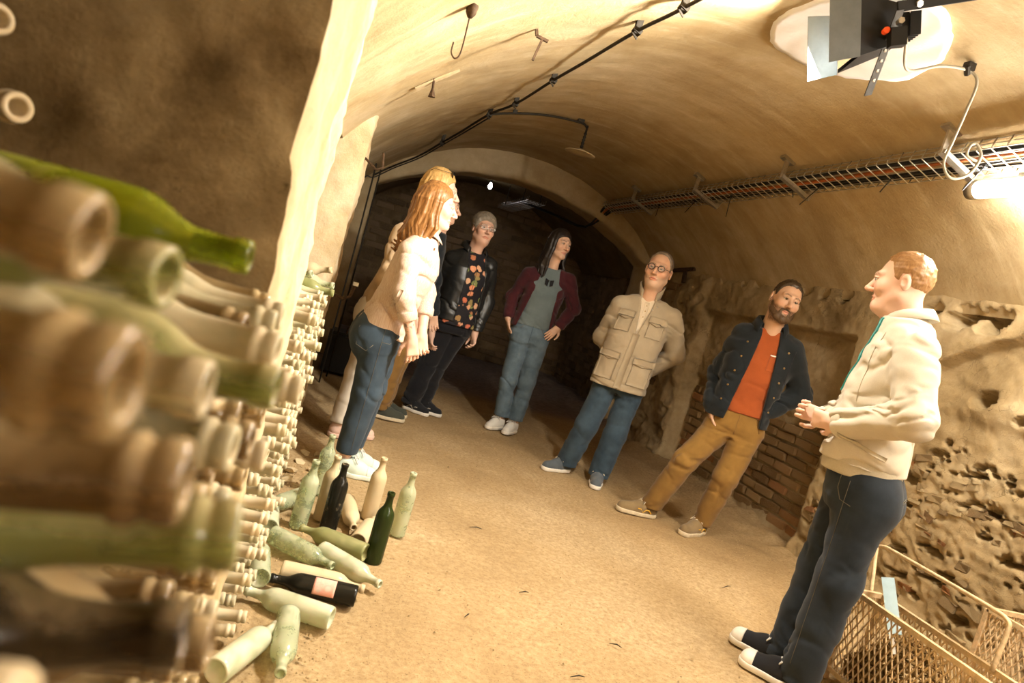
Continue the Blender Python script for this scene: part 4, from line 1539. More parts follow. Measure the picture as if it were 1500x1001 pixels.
def make_head(H):
    """H: options; returns verts (head frame, unscaled), faces, colours, and the base field function list for hair"""
    fat = H.get('fat', 0.0)
    fem = H.get('fem', 0.0)
    v = Vox((-.125, -.155, -.26), (.125, .145, .145), H.get('res', .0032))
    jw = 1 + .5 * fat - .10 * fem
    v.ell((0, .012, .034), (.075, .090, .087), .02)
    v.ell((0, -.026, -.026), (.063 * jw, .068, .083), .035)
    for s in (-1, 1):
        v.cone((s * .052 * jw, .0, -.058), (s * .017 * jw, -.066, -.097), .022, .018, .03)
        v.ell((s * .040 * jw, -.062, -.024), (.026, .024, .026), .022)
        v.cone((s * .008, -.086, .026), (s * .044, -.074, .028), .011 - .003 * fem, .010 - .003 * fem, .018)
    v.ell((0, -.077, -.096), (.019, .016, .016), .022)
    if fat: v.ell((0, -.035, -.108), (.045, .035, .02 + .05 * fat), .03)
    for s in (-1, 1): v.ell((s * .031, -.108, .005), (.021, .022, .0145), .012, cut=True)
    nl = H.get('nose', 1.0)
    v.cone((0, -.086, .018), (0, -.104 - .011 * nl, -.027), .0075, .0115, .010)
    v.ell((0, -.107 - .010 * nl, -.031), (.0115, .011, .0095), .006)
    for s in (-1, 1): v.ell((s * .0125, -.102, -.034), (.0085, .010, .0075), .005)
    v.cone((-.023, -.082, -.0625), (.023, -.082, -.0625), .0050, .0050, .006)
    v.ell((0, -.0905, -.0605), (.017, .0075, .0050), .005)
    v.ell((0, -.0890, -.0715), (.019, .0075, .0058), .006)
    op = H.get('open', 0)
    if op:
        v.ell((0, -.10, -.067), (.017, .018, .0085 * op), .003, cut=True)
    else:
        v.cone((-.024, -.0945, -.066), (.024, -.0945, -.066), .0030, .0030, .002, cut=True)
    # eyelids
    for s in (-1, 1):
        v.cone((s * .019, -.0885, .0095), (s * .031, -.0935, .0135), .0035, .004, .004)
        v.cone((s * .031, -.0935, .0135), (s * .044, -.083, .0095), .004, .0035, .004)
        v.cone((s * .021, -.0885, -.0030), (s * .041, -.0850, -.0035), .0035, .0035, .004)
    for s in (-1, 1):
        v.ell((s * .080, .016, -.004), (.009, .019, .031), .006, npm(Matrix.Rotation(s * .35, 3, 'Z')))
        v.ell((s * .090, .010, -.002), (.007, .010, .016), .004, cut=True)
    nr = H.get('neck_r', .052)
    nb = H['neckbase']
    v.cone((0, .022, -.05), nb, nr, nr * 1.10, .03)
    v.cone((0, -.03, -.10), (nb[0], nb[1] - .025, nb[2]), nr * .55, nr * .7, .03)
    V, F = v.mesh()
    # colours
    sk = np.array(H['skin'], np.float32)
    C = np.tile(sk, (len(V), 1))
    def blend(mask, c, amt=1.0):
        m = (np.clip(mask, 0, 1) * amt)[:, None]
        C[:] = C * (1 - m) + np.array(c, np.float32) * m
    x, y, z = V.T
    ax = np.abs(x)
    nzv = vnoise(V, 160, 3)
    blend(np.exp(-(((ax - .042) / .022) ** 2 + ((z + .028) / .02) ** 2)) * (y < -.03), sk * np.array((1.0, .72, .66)), .45)
    blend(np.exp(-((x / .014) ** 2 + ((z + .03) / .016) ** 2)) * (y < -.09), sk * np.array((1.0, .74, .68)), .4)
    bd = H.get('beard')
    if bd:
        line = np.interp(-y, [-.02, .02, .05, .08, .12], [.0, -.02, -.046, -.046, -.046])
        m = sstep(.006, -.006, z - line + .004 * nzv) * sstep(-.012, .0, -y) * sstep(-.150, -.125, z)
        m = m * (1 - sstep(.022, .015, ax) * sstep(-.080, -.0775, z) * sstep(-.052, -.0545, z) * .9)
        blend(m * (.75 + .35 * nzv), bd, H.get('beard_amt', 1.0))
    lips = H.get('lips', tuple(sk * np.array((.86, .55, .50))))
    wl = .026
    lm = sstep(1.15, .85, np.sqrt((x / wl) ** 2 + ((z + .0665) / (.0105 + .007 * op)) ** 2)) * (y < -.072)
    blend(lm, lips, .85)
    if op: blend(sstep(1.1, .8, np.sqrt((x / .015) ** 2 + ((z + .067) / (.0075 * op)) ** 2)) * (y > -.094) * (y < -.06), (.06, .015, .012), 1)
    else: blend(sstep(.0022, .0010, np.abs(z + .066)) * (ax < .024) * (y < -.072), (.25, .08, .06), .7)
    br = H.get('brow', (.12, .07, .03))
    bz = np.interp(ax, [.010, .034, .052], [.026, .0325, .024])
    bm = sstep(.0055, .0025, np.abs(z - bz)) * sstep(.010, .014, ax) * sstep(.053, .046, ax) * (y < -.04)
    blend(bm * (.8 + .3 * nzv), br, .9 - .35 * fem * .5)
    eyel = sstep(1.2, .9, np.sqrt(((ax - .031) / .0135) ** 2 + ((z - .006) / .0075) ** 2)) * (y < -.06)
    blend(eyel, sk * .55, .55)
    return V, F, C


def hair_short(H, V0=None):
    o = H['hair_opt']
    t = o.get('t', .012)
    v = Vox((-.13, -.155, -.16), (.13, .16, .17), H.get('hres', .0036))
    v.ell((0, .012, .036), (.076 + t * o.get('side', .55), .090 + t * .8, .087 + t), .02)
    if o.get('quiff'): v.ell((.0, -.065, .105), (.055, .035, .024 + o['quiff']), .02)
    if o.get('puff'): v.ell((0, .024, .055), (.080 + t, .085 + t, .075 + t), .03)
    v.warp(lambda P: -.0045 * np.abs(fbm(P * np.array([1, .5, .8]), 75, 2, 5)) + .0018 * vnoise(P, 24, 8) + .002)
    hl = o['line']
    ys = [p[0] for p in hl]
    zs = [p[1] for p in hl]

    v.warp(lambda P: (t + .003) * (1 - sstep(-.004, o.get('taper', .032), P[:, 2] - np.interp(P[:, 1], ys, zs) + .006 * vnoise(P, 60, 6))) * .85)

    def fn(P):
        y = P[..., 1]
        w_ = np.interp(y, ys, zs) + .006 * vnoise(P, 120, 4) - o.get('peak', 0) * np.exp(-(P[..., 0] / .03) ** 2) * (y < 0)
        return (w_ - P[..., 2]) * .75
    v.clip(fn)
    # leave the ears free
    for s in (-1, 1): v.ell((s * .088, .014, -.006), (.022, .021, .030), .004, cut=True)
    return v.mesh()


MEN = [(-.12, .080), (-.062, .080), (-.046, .074), (-.036, .045), (-.028, .0), (-.020, -.022), (-.008, -.020), (.0, .018), (.028, .018), (.036, -.05), (.08, -.075), (.13, -.07)]


def hair_long(H):
    """a cap with locks that fall to the shoulders"""
    o = H['hair_opt']
    L = o['len']
    rr = random.Random(o.get('seed', 1))
    v = Vox((-.19, -.17, -L - .05), (.19, .21, .16), H.get('hres', .0042))
    t = .010
    v.ell((0, .013, .037), (.076 + t, .089 + t, .087 + t), .02)

    def fn(P):
        y = P[..., 1]
        return (np.interp(y, [-.12, -.09, -.06, -.035, -.02, .2], [.085, .08, .055, .015, -.06, -.09]) - P[..., 2]) * .75
    v.clip(fn)
    a0 = o.get('open', .95)
    n = o.get('n', 44)
    for i in range(n):
        u = (i + .5) / n
        a = a0 + (2 * math.pi - 2 * a0) * u + rr.uniform(-.05, .05)
        # angle 0 is the face (-y), growing towards the person's left side (+x), the back, the right
        dx, dy = math.sin(a), -math.cos(a)
        k = rr.uniform(.90, 1.06)
        l = L * rr.uniform(.86, 1.04)
        if abs(math.sin(a)) > .6 and dy < .35: l *= o.get('front', .9)
        pts = [(dx * .03, .02 + dy * .035, .118), (dx * .066, .014 + dy * .078, .078), (dx * .086 * k, .014 + dy * .099 * k, .018), (dx * .088 * k, .018 + dy * .100 * k, -.06)]
        wav = o.get('wave', .012)
        m = 3
        for q in range(1, m + 1):
            f = q / m
            z = -.06 + (-l + .06) * f
            out = o.get('flare', .01) * f
            ph = a * 3 + q * 2.1
            pts.append((dx * (.088 * k + out) + wav * math.sin(ph), .022 + dy * (.104 * k + out) + wav * math.cos(ph * 1.3), z))
        if o.get('curl'):
            x, y, z = pts[-1]
            pts.append((x + dx * o['curl'], y + dy * o['curl'], z + .012))
        rk = o.get('rk', 1.0) * rr.uniform(.75, 1.1)
        rd = [x_ * rk for x_ in [.009, .0115, .0125, .0125] + [.0120, .0105, .0060, .0035][:len(pts) - 4]]
        v.chain(pts, rd, .004)
    v.warp(lambda P: -.003 * np.abs(fbm(P * np.array([1, 1, .2]), 80, 2, 5)))
    # keep the face open
    v.ell((0, -.105, -.018), (.056, .058, .098), .008, cut=True)
    return v.mesh()


def make_hand(W, d, pn, side, curl=(.5, .5, .55, .6), thumb=.5, size=1.0):
    """prims of a hand in the world: W wrist, d finger direction, pn palm normal; side +1 left, -1 right. returns list of (a, b, ra, rb, k)"""
    d = Vector(d).normalized()
    pn = Vector(pn)
    pn = (pn - d * pn.dot(d)).normalized()
    th = d.cross(pn) * side          # towards the thumb
    W = Vector(W)
    P = []
    s = size
    def w(x, y, z): return W + (d * x + th * y + pn * z) * s
    P.append((w(-.02, 0, 0), w(.02, 0, 0), .027 * s, .028 * s, .012))
    for y in (.026, .009, -.009, -.025): P.append((w(.012, y * .6, 0), w(.082, y, 0), .0165 * s, .0125 * s, .014))
    ln = (.072, .082, .076, .058)
    ys = (.029, .010, -.0095, -.028)
    for i in range(4):
        p = w(.086, ys[i], 0)
        ang = 0.0
        for q, fr in enumerate((.45, .30, .25)):
            ang += curl[i] * (1.0, 1.15, .8)[q]
            dr = d * math.cos(ang) + pn * math.sin(ang) + th * (.05 * (1.5 - i))
            e = p + dr.normalized() * ln[i] * fr * s
            r_ = (.0088, .0080, .0072, .0062)
            P.append((p, e, r_[q] * s, r_[q + 1] * s, .004))
            p = e
    p = w(.018, .028, .006)
    e = p + (d * .62 + th * .72 + pn * thumb * .6).normalized() * .038 * s
    P.append((p, e, .0150 * s, .0108 * s, .008))
    e2 = e + (d * .85 + th * .30 + pn * thumb).normalized() * .032 * s
    P.append((e, e2, .0104 * s, .0092 * s, .003))
    e3 = e2 + (d * .95 + th * .02 + pn * thumb * 1.1).normalized() * .024 * s
    P.append((e2, e3, .0092 * s, .0070 * s, .003))
    return P


def vox_prims(P, h, extra=()):
    A = np.array([list(p[0]) for p in P] + [list(p[1]) for p in P])
    m = max(max(p[2], p[3]) for p in P) + .02
    v = Vox(A.min(0) - m, A.max(0) + m, h)
    for (a, b, ra, rb, k) in P: v.cone(a, b, ra, rb, k)
    return v


def folds(amp, scale=(5, 5, 11), seed=0, base=.25, spots=()):
    """cloth folds: narrow creases and soft swells, stronger near the given (point, radius, gain)"""
    sc = np.array(scale, np.float32)
    th = .45 + .3 * math.sin(seed * 1.7)
    ct, st = math.cos(th), math.sin(th)

    def fn(P):
        q = P * sc
        q = np.stack([q[:, 0] * ct - q[:, 2] * st * .55, q[:, 1], q[:, 2] * ct + q[:, 0] * st], -1)
        q = q + .5 * np.stack([vnoise(q, .7, seed + 1), vnoise(q, .7, seed + 2), vnoise(q, .7, seed + 3)], -1)
        n1 = vnoise(q, 1.0, seed)
        n2 = vnoise(q, 2.0, seed + 9)
        cr = np.exp(-(n1 / .16) ** 2) * sstep(-.6, .35, vnoise(q, .55, seed + 17))
        c2 = np.exp(-(n2 / .2) ** 2) * sstep(-.1, .5, vnoise(q, .8, seed + 19))
        g = np.full(len(P), base, np.float32)
        for (c, rad_, gain) in spots:
            g = g + gain * np.exp(-((P - np.array(c, np.float32)) ** 2).sum(1) / rad_ ** 2)
        return amp * np.minimum(g, 1.25) * (cr * .95 + c2 * .35 - .45 * n1 * n1 - .25 + .2 * n2)
    return fn
# ------------------------------------------------------------------ people
from mathutils.bvhtree import BVHTree
JOINTS = {
    'guide': dict(base=(2.124, 2.273), v=(0.683, 0.731), j=dict(head=(-0.035, 0.033, 1.673), neck=(0.009, -0.009, 1.539), shL=(-0.084, -0.195, 1.436), shR=(0.113, 0.114, 1.47), elL=(-0.108, -0.296, 1.172), wrL=(-0.185, -0.032, 1.072), elR=(0.151, 0.132, 1.168), wrR=(-0.12, 0.112, 1.072), pelvis=(0.03, -0.028, 0.856), hipL=(-0.017, -0.107, 0.847), hipR=(0.071, 0.057, 0.821), knL=(-0.019, -0.119, 0.488), knR=(0.057, 0.07, 0.451), anL=(-0.029, -0.096, 0.083), anR=(0.039, 0.086, 0.065), toeL=(-0.131, 0.012, -0.051), toeR=(-0.046, 0.18, 0.026))),
    'fgw': dict(base=(0.317, 3.742), v=(0.084, 0.996), j=dict(head=(0.054, -0.005, 1.533), neck=(0.042, -0.004, 1.37), shR=(-0.033, -0.158, 1.28), shL=(0.053, 0.146, 1.304), elR=(-0.004, -0.23, 1.038), wrR=(0.097, -0.199, 0.824), elL=(0.148, 0.138, 1.06), wrL=(0.172, 0.036, 0.838), pelvis=(-0.047, 0.004, 0.815), hipR=(-0.057, -0.075, 0.784), hipL=(-0.021, 0.082, 0.788), knR=(-0.043, -0.077, 0.471), knL=(-0.008, 0.071, 0.467), anR=(-0.061, -0.065, 0.119), anL=(-0.026, 0.083, 0.129), toeR=(0.112, -0.08, 0.004), toeL=(0.115, 0.071, 0.05))),
    'blonde': dict(base=(0.285, 4.432), v=(0.064, 0.998), j=dict(head=(0.148, -0.01, 1.691), neck=(0.11, -0.007, 1.474), shR=(-0.016, -0.159, 1.375), shL=(0.105, 0.154, 1.384), elR=(-0.031, -0.198, 1.06), wrR=(0.174, -0.111, 0.855), elL=(0.133, 0.172, 1.087), wrL=(0.233, 0.035, 0.855), pelvis=(-0.029, 0.002, 0.778), hipR=(-0.043, -0.077, 0.739), hipL=(0.002, 0.08, 0.74), knR=(-0.046, -0.077, 0.377), knL=(-0.005, 0.08, 0.392), anR=(-0.073, -0.055, 0.045), anL=(-0.011, 0.061, 0.075), toeR=(0.124, -0.068, -0.017), toeL=(0.186, 0.048, 0.019))),
    'hidden': dict(base=(0.533, 5.244), v=(0.101, 0.995), j=dict(head=(0.051, -0.005, 1.679), neck=(0.041, -0.004, 1.484), shR=(-0.029, -0.158, 1.388), shL=(0.079, 0.153, 1.421), elR=(-0.017, -0.199, 1.091), wrR=(0.097, -0.131, 0.855), elL=(0.139, 0.167, 1.116), wrL=(0.2, 0.08, 0.861), pelvis=(-0.012, 0.001, 0.811), hipR=(-0.021, -0.078, 0.763), hipL=(0.032, 0.077, 0.771), knR=(-0.022, -0.078, 0.44), knL=(0.025, 0.078, 0.441), anR=(-0.034, -0.077, 0.077), anL=(-0.003, 0.081, 0.103), toeR=(0.128, -0.083, -0.014), toeL=(0.189, 0.071, 0.004))),
    'grey': dict(base=(0.881, 5.685), v=(0.153, 0.988), j=dict(head=(0.11, -0.017, 1.624), neck=(0.086, 0.007, 1.434), shR=(-0.084, -0.017, 1.343), shL=(0.261, 0.01, 1.378), elR=(-0.109, -0.003, 0.982), wrR=(-0.08, -0.089, 0.674), elL=(0.316, 0.032, 1.038), wrL=(0.274, -0.063, 0.765), pelvis=(0.077, -0.012, 0.826), hipR=(0.036, -0.016, 0.779), hipL=(0.158, 0.006, 0.785), knR=(-0.033, -0.025, 0.409), knL=(0.052, 0.022, 0.422), anR=(-0.09, -0.016, 0.061), anL=(0.02, 0.048, 0.097), toeR=(0.027, -0.105, -0.027), toeL=(0.147, -0.023, 0.004))),
    'teal': dict(base=(1.680, 5.713), v=(0.282, 0.959), j=dict(head=(-0.004, 0.001, 1.705), neck=(-0.009, 0.024, 1.495), shR=(-0.196, 0.037, 1.404), shL=(0.173, -0.019, 1.451), elR=(-0.248, 0.115, 1.155), wrR=(-0.262, 0.025, 0.981), elL=(0.281, -0.02, 1.209), wrL=(0.166, -0.101, 1.013), pelvis=(-0.038, 0.011, 0.906), hipR=(-0.097, 0.018, 0.852), hipL=(0.058, 0.004, 0.858), knR=(-0.104, -0.001, 0.455), knL=(0.059, -0.017, 0.474), anR=(-0.063, 0.039, 0.089), anL=(0.058, 0.004, 0.07), toeR=(-0.168, -0.055, -0.055), toeL=(-0.019, -0.099, -0.077))),
    'jack': dict(base=(2.054, 4.709), v=(0.400, 0.917), j=dict(head=(0.09, -0.061, 1.647), neck=(0.099, -0.021, 1.439), shR=(-0.084, 0.036, 1.346), shL=(0.287, -0.125, 1.359), elR=(-0.082, 0.167, 1.063), wrR=(0.072, 0.187, 0.903), elL=(0.422, -0.053, 1.089), wrL=(0.297, 0.089, 0.896), pelvis=(0.062, -0.027, 0.8), hipR=(-0.007, 0.003, 0.755), hipL=(0.155, -0.068, 0.757), knR=(-0.079, -0.009, 0.397), knL=(0.129, -0.078, 0.39), anR=(-0.118, 0.073, 0.059), anL=(0.111, -0.049, 0.041), toeR=(-0.266, 0.007, -0.022), toeL=(0.06, -0.157, -0.049))),
    'beard': dict(base=(2.504, 4.037), v=(0.527, 0.850), j=dict(head=(0.182, -0.172, 1.637), neck=(0.181, -0.112, 1.442), shR=(0.053, -0.033, 1.383), shL=(0.326, -0.202, 1.373), elR=(0.036, 0.072, 1.076), wrR=(-0.015, -0.038, 0.852), elL=(0.495, -0.19, 1.078), wrL=(0.233, -0.198, 0.876), pelvis=(0.152, -0.094, 0.792), hipR=(0.089, -0.055, 0.738), hipL=(0.238, -0.148, 0.751), knR=(-0.102, -0.078, 0.453), knL=(0.151, -0.188, 0.423), anR=(-0.174, 0.049, 0.073), anL=(0.145, -0.09, 0.067), toeR=(-0.381, 0.06, -0.022), toeL=(0.011, -0.172, -0.039))),
}


def V3(t): return Vector(t)


class Person:
    def __init__(s, key, label, tf, hf, pitch=0, roll=0, hs=1.06, res=.008, name='person', group=None):
        d = JOINTS[key]
        s.key = key
        s.v = Vector((d['v'][0], d['v'][1], 0))
        s.rt = Vector((s.v.y, -s.v.x, 0))
        s.J = {k: Vector(p) for k, p in d['j'].items()}
        s.tf = s.dir(*tf)
        s.hf = s.dir(*hf)
        s.pitch, s.roll, s.hs, s.res = pitch, roll, hs, res
        s.root = tag(empty('person', (d['base'][0], d['base'][1], 0)), label, 'person', group)
        s.parts = []          # body shells: V, F, C
        s.left = Vector((-s.tf.y, s.tf.x, 0))

    def dir(s, r, t):
        """a horizontal direction from its share to the viewer's right and towards the viewer"""
        return (s.rt * r - s.v * t).normalized()

    def bounds(s, names, m):
        A = np.array([list(s.J[n]) for n in names])
        return A.min(0) - m, A.max(0) + m

    def spine(s):
        p, n = s.J['pelvis'], s.J['neck']
        c = (s.J['shL'] + s.J['shR']) / 2
        z = min(c.z, n.z - .05)
        return [(0, p.x, p.y), (p.z, p.x, p.y), (z, (c.x + n.x) / 2, (c.y + n.y) / 2), (n.z, n.x, n.y), (2.2, n.x, n.y)]

    def at(s, a, b, z):
        """a point by its share to the person's left, to the front, and its height, from the spine"""
        sp = np.array(s.spine())
        x = float(np.interp(z, sp[:, 0], sp[:, 1]))
        y = float(np.interp(z, sp[:, 0], sp[:, 2]))
        return Vector((x, y, z)) + s.left * a + s.tf * b

    # ---- head, hair
    def head(s, H):
        Mh = rot_to(s.hf, s.pitch, s.roll) * s.hs
        hc = s.J['head']
        inv = Mh.inverted()
        H = dict(H)
        H['neckbase'] = tuple(inv @ (s.J['neck'] + Vector((0, 0, -.05)) - hc))
        V, F, C = make_head(H)
        A = npm(Mh)
        s.hM, s.hA, s.hc = Mh, A, hc
        s.parts.append((V @ A.T + np.array(hc), F, C))
        if H.get('hair_opt'):
            hv, hf = (hair_long if H['hair_opt'].get('len') else hair_short)(H)
            me = mesh_np('hair', hv @ A.T + np.array(hc), hf)
            s.hair = obj('hair', me, H['hair_mat'], s.root)
        s.iris = H.get('iris', (.10, .07, .03))
        for sd in (-1, 1):
            mb = MB()
            mb.lathe([(.0, -.0118), (.006, -.0102), (.0102, -.006), (.0118, 0), (.0102, .006), (.006, .0102), (.0, .0118)], 14)
            e = np.array(mb.v) @ A.T + np.array(hc + Mh @ Vector((sd * .031, -.0805, .0052)))
            eo = obj('eye', mesh_np('eye', e, mb.f), M['eye_white'], s.root)
            mb = MB()
            m = Matrix.Translation((sd * .0305, -.0905, .0052)) @ Matrix.Rotation(R(90), 4, 'X')
            mb.lathe([(0, .0032), (.0036, .0030), (.0068, .0014), (.0070, -.001)], 14, m)
            key = 'iris_%s' % s.key
            if key not in M: M[key] = plain(key, s.iris, .15, spec=.6)
            obj('iris', mesh_np('iris', np.array(mb.v) @ A.T + np.array(hc), mb.f), M[key], eo)

    def hp(s, x, y, z): return s.hc + s.hM @ Vector((x, y, z))

    def glasses(s, mat, round_=False, lens=None, up_=0, back=0, w_=.0, name='glasses', label=None):
        """worn on the nose (or pushed up by up_, back)"""
        g = MB()
        cyz = .006 + up_
        yy = -.106 + back
        for sd in (-1, 1):
            n = 22
            ring = []
            for k in range(n):
                a = 2 * math.pi * k / n
                ex = 2.0 if round_ else 2.8
                cx_, sz = math.cos(a), math.sin(a)
                r_ = 1 / (abs(cx_) ** ex + abs(sz) ** ex) ** (1 / ex)
                ring.append(s.hp(sd * .033 + (.021 + w_) * r_ * cx_, yy + abs(sd * .033 + .021 * r_ * cx_) * .12, cyz + (.0185 if round_ else .0155 + w_ * .6) * r_ * sz))
            g.tube(ring, .0027 if round_ or lens == 'dark' else .0019, 6, closed=True)
            g.tube([s.hp(sd * .054, yy + .007, cyz + .004), s.hp(sd * .078, yy + .03, cyz + .004), s.hp(sd * .083, .008 + back, cyz + .002), s.hp(sd * .083, .028 + back, cyz - .012)], .0018, 5)
        g.tube([s.hp(-.012, yy + .001, cyz + .005), s.hp(0, yy - .003, cyz + .008), s.hp(.012, yy + .001, cyz + .005)], .0018, 5)
        o = g.build(name, mat, s.root, True)
        if label: o['label'] = label
        for sd in (-1, 1):
            mb = MB()
            n = 18
            c = s.hp(sd * .033, yy + .004, cyz)
            P = [c] + [s.hp(sd * .033 + (.020 + w_) * math.cos(2 * math.pi * k / n), yy + abs(sd * .033 + .02 * math.cos(2 * math.pi * k / n)) * .12, cyz + (.0175 if round_ else .015 + w_ * .6) * math.sin(2 * math.pi * k / n)) for k in range(n)]
            mb.add(P, [(0, 1 + k, 1 + (k + 1) % n) for k in range(n)])
            lo = mb.build('lens', M['dark_lens'] if lens == 'dark' else M['clear_lens'], o, True)
        return o

    # ---- body shells under the clothes
    def arm_shell(s, sd, hand_d, palm, curl=(.5, .5, .55, .6), thumb=.5, size=1.0, col=None, r=(.040, .030), h=.0034, tattoo=False):
        sfx = 'L' if sd > 0 else 'R'
        el, wr = s.J['el' + sfx], s.J['wr' + sfx]
        P = make_hand(wr, hand_d, palm, sd, curl, thumb, size)
        P.insert(0, (el, wr, r[0], r[1] * .92, .012))
        v = vox_prims(P, h)
        V, F = v.mesh()
        C = np.tile(np.array(col or s.skin, np.float32), (len(V), 1))
        if tattoo:
            ax = np.array((wr - el).normalized())
            t = (V - np.array(el)) @ ax
            L = (wr - el).length
            n = vnoise(V, 70, 12) + .5 * vnoise(V, 150, 14)
            m = sstep(.35, .6, n) * sstep(L * .25, L * .4, t) * sstep(L * 1.0, L * .92, t)
            C = C * (1 - .75 * m[:, None]) + np.array((.10, .09, .09)) * .75 * m[:, None]
        s.parts.append((V, F, C))

    def leg_shell(s, r=.045):
        for sfx in 'LR':
            v = vox_prims([(s.J['kn' + sfx], s.J['an' + sfx], r, r * .78, .01), (s.J['an' + sfx], s.J['an' + sfx] + Vector((0, 0, -.05)), r * .8, r * .8, .01)], .007)
            V, F = v.mesh()
            s.parts.append((V, F, np.tile(np.array(s.skin, np.float32), (len(V), 1))))

    def core(s, w_=.11):
        J = s.J
        P = [(J['pelvis'], J['neck'] - Vector((0, 0, .12)), w_ * .72, w_ * .72, .03)]
        for q in 'LR':
            P += [(J['neck'] - Vector((0, 0, .10)), J['sh' + q], .05, .04, .03), (J['sh' + q], J['el' + q], .034, .030, .02), (J['hip' + q], J['kn' + q], .055, .045, .03), (J['kn' + q], J['an' + q], .042, .035, .02)]
        v = vox_prims(P, .014)
        V, F = v.mesh()
        s.parts.append((V, F, np.tile(np.array(s.skin, np.float32), (len(V), 1))))

    def finish(s):
        n = 0
        VV, FF, CC = [], [], []
        for (V, F, C) in s.parts:
            VV.append(V); FF.append(F + n); CC.append(C)
            n += len(V)
        me = mesh_np('body', np.concatenate(VV), np.concatenate(FF))
        set_col(me, np.concatenate(CC))
        obj('body', me, M['skin'], s.root)

    # ---- clothes
    def loft_rows(s, rows):
        zp, zn = s.J['pelvis'].z, s.J['neck'].z
        return [(zp + (zn - zp) * r[0], r[1], r[2], r[3]) for r in rows]

    def top(s, name, mat, rows, hem, sleeve, cuff=1.0, fold=.010, opening=None, neck=.066, seed=0, sleeves=True, n=2.5, trap=.05, hem_slope=0.0, extra=None, res=None, fspots=None):
        J = s.J
        lo, hi = s.bounds(['neck', 'pelvis', 'shL', 'shR'] + (['elL', 'elR', 'wrL', 'wrR'] if sleeves else []), .24)
        lo[2] = hem - .03
        hi[2] = J['neck'].z + .10
        v = Vox(lo, hi, res or s.res)
        rw = s.loft_rows(rows)
        arms = []
        v.loft(rw, s.spine(), s.tf, .03, n, hem - .02, J['neck'].z - .015)
        for q in 'LR':
            shp = J['sh' + q].lerp(J['neck'], .06) + Vector((0, 0, -.028))
            v.cone(J['neck'] + Vector((0, 0, -.035)), shp + Vector((0, 0, .012)), trap * 1.1, min(sleeve[0], trap) * .95, .045)
            if sleeves:
                wr = J['el' + q].lerp(J['wr' + q], cuff)
                v.cone(shp, shp.lerp(J['el' + q], .35), sleeve[0] * .92, sleeve[0], .035)
                a = Vox.__new__(Vox)
                a.h, a.lo, a.n, a.D = v.h, v.lo, v.n, np.full(v.n, .12, np.float32)
                a.cone(shp, J['el' + q], sleeve[0] * .95, sleeve[1], .0)
                a.cone(J['el' + q], wr, sleeve[1], sleeve[2], .03)
                arms.append(a.D)
        if extra: extra(v)
        for A_ in arms:
            t = np.clip(.5 + .5 * (v.D - A_) / .010, 0, 1)
            v.D = v.D + (A_ - v.D) * t - .010 * t * (1 - t)
        if fold:
            sp = fspots if fspots is not None else []
            sp = sp + [(J['el' + q], .13, 1.0) for q in 'LR'] + [(J['el' + q].lerp(J['wr' + q], .6), .12, .6) for q in 'LR'] + [(J['sh' + q] + Vector((0, 0, -.1)), .10, .45) for q in 'LR'] + [(s.at(0, 0, hem + .10), .20, .5)]
            v.warp(folds(fold, (8, 8, 12), seed, .30, sp))
        v.cone(J['neck'] + Vector((0, 0, -.02)), J['neck'] * .4 + J['head'] * .6, neck * .92, neck * 1.15, .012, cut=True)
        if opening:
            zt, wt, zb, wb, off = opening
            sp = np.array(s.spine())
            L, f = np.array(s.left)[:2], np.array(s.tf)[:2]

            def fn(P):
                z = P[..., 2]
                x = P[..., 0] - np.interp(z, sp[:, 0], sp[:, 1])
                y = P[..., 1] - np.interp(z, sp[:, 0], sp[:, 2])
                a = x * L[0] + y * L[1]
                b = x * f[0] + y * f[1]
                w_ = np.interp(z, [zb, zt], [wb, wt])
                o_ = np.interp(z, [zb, zt], [off, 0])
                return np.maximum(np.abs(a - o_) - w_, .02 - b)
            v.add(fn, lo, hi, .008, cut=True)
        if hem_slope:
            f = np.array(s.tf)
            p0 = s.at(0, 0, hem)
            v.clip(lambda P: (hem + hem_slope * ((P[..., 0] - p0.x) * f[0] + (P[..., 1] - p0.y) * f[1]) - P[..., 2]) + 0 * P[..., 0])
            # sleeves that hang lower than the hem are put back
            for q in 'LR':
                if sleeves:
                    wr = J['el' + q].lerp(J['wr' + q], cuff)
                    v.cone(J['el' + q], wr, sleeve[1], sleeve[2], .004)
        else:
            v.below(hem)
            for q in 'LR':
                if sleeves and (J['wr' + q].z < hem + .05):
                    wr = J['el' + q].lerp(J['wr' + q], cuff)
                    v.cone(J['el' + q], wr, sleeve[1], sleeve[2], .004)
        V, F = v.mesh()
        return obj(name, mesh_np(name, V, F), mat, s.root)

    def sleeve_end(s, sd, mat, t0, t1, r0, r1, name='cuff', parent=None):
        q = 'L' if sd > 0 else 'R'
        a, b = s.J['el' + q].lerp(s.J['wr' + q], t0), s.J['el' + q].lerp(s.J['wr' + q], t1)
        mb = MB()
        mid = a.lerp(b, .5)
        mb.tube([a, a.lerp(b, .15), mid, a.lerp(b, .85), b, b], [r0 * .96, r0 * 1.04, (r0 + r1) / 2 * 1.06, r1 * 1.04, r1 * .95, r1 * .6], 18)
        return mb.build(name, mat, parent or s.root, True)

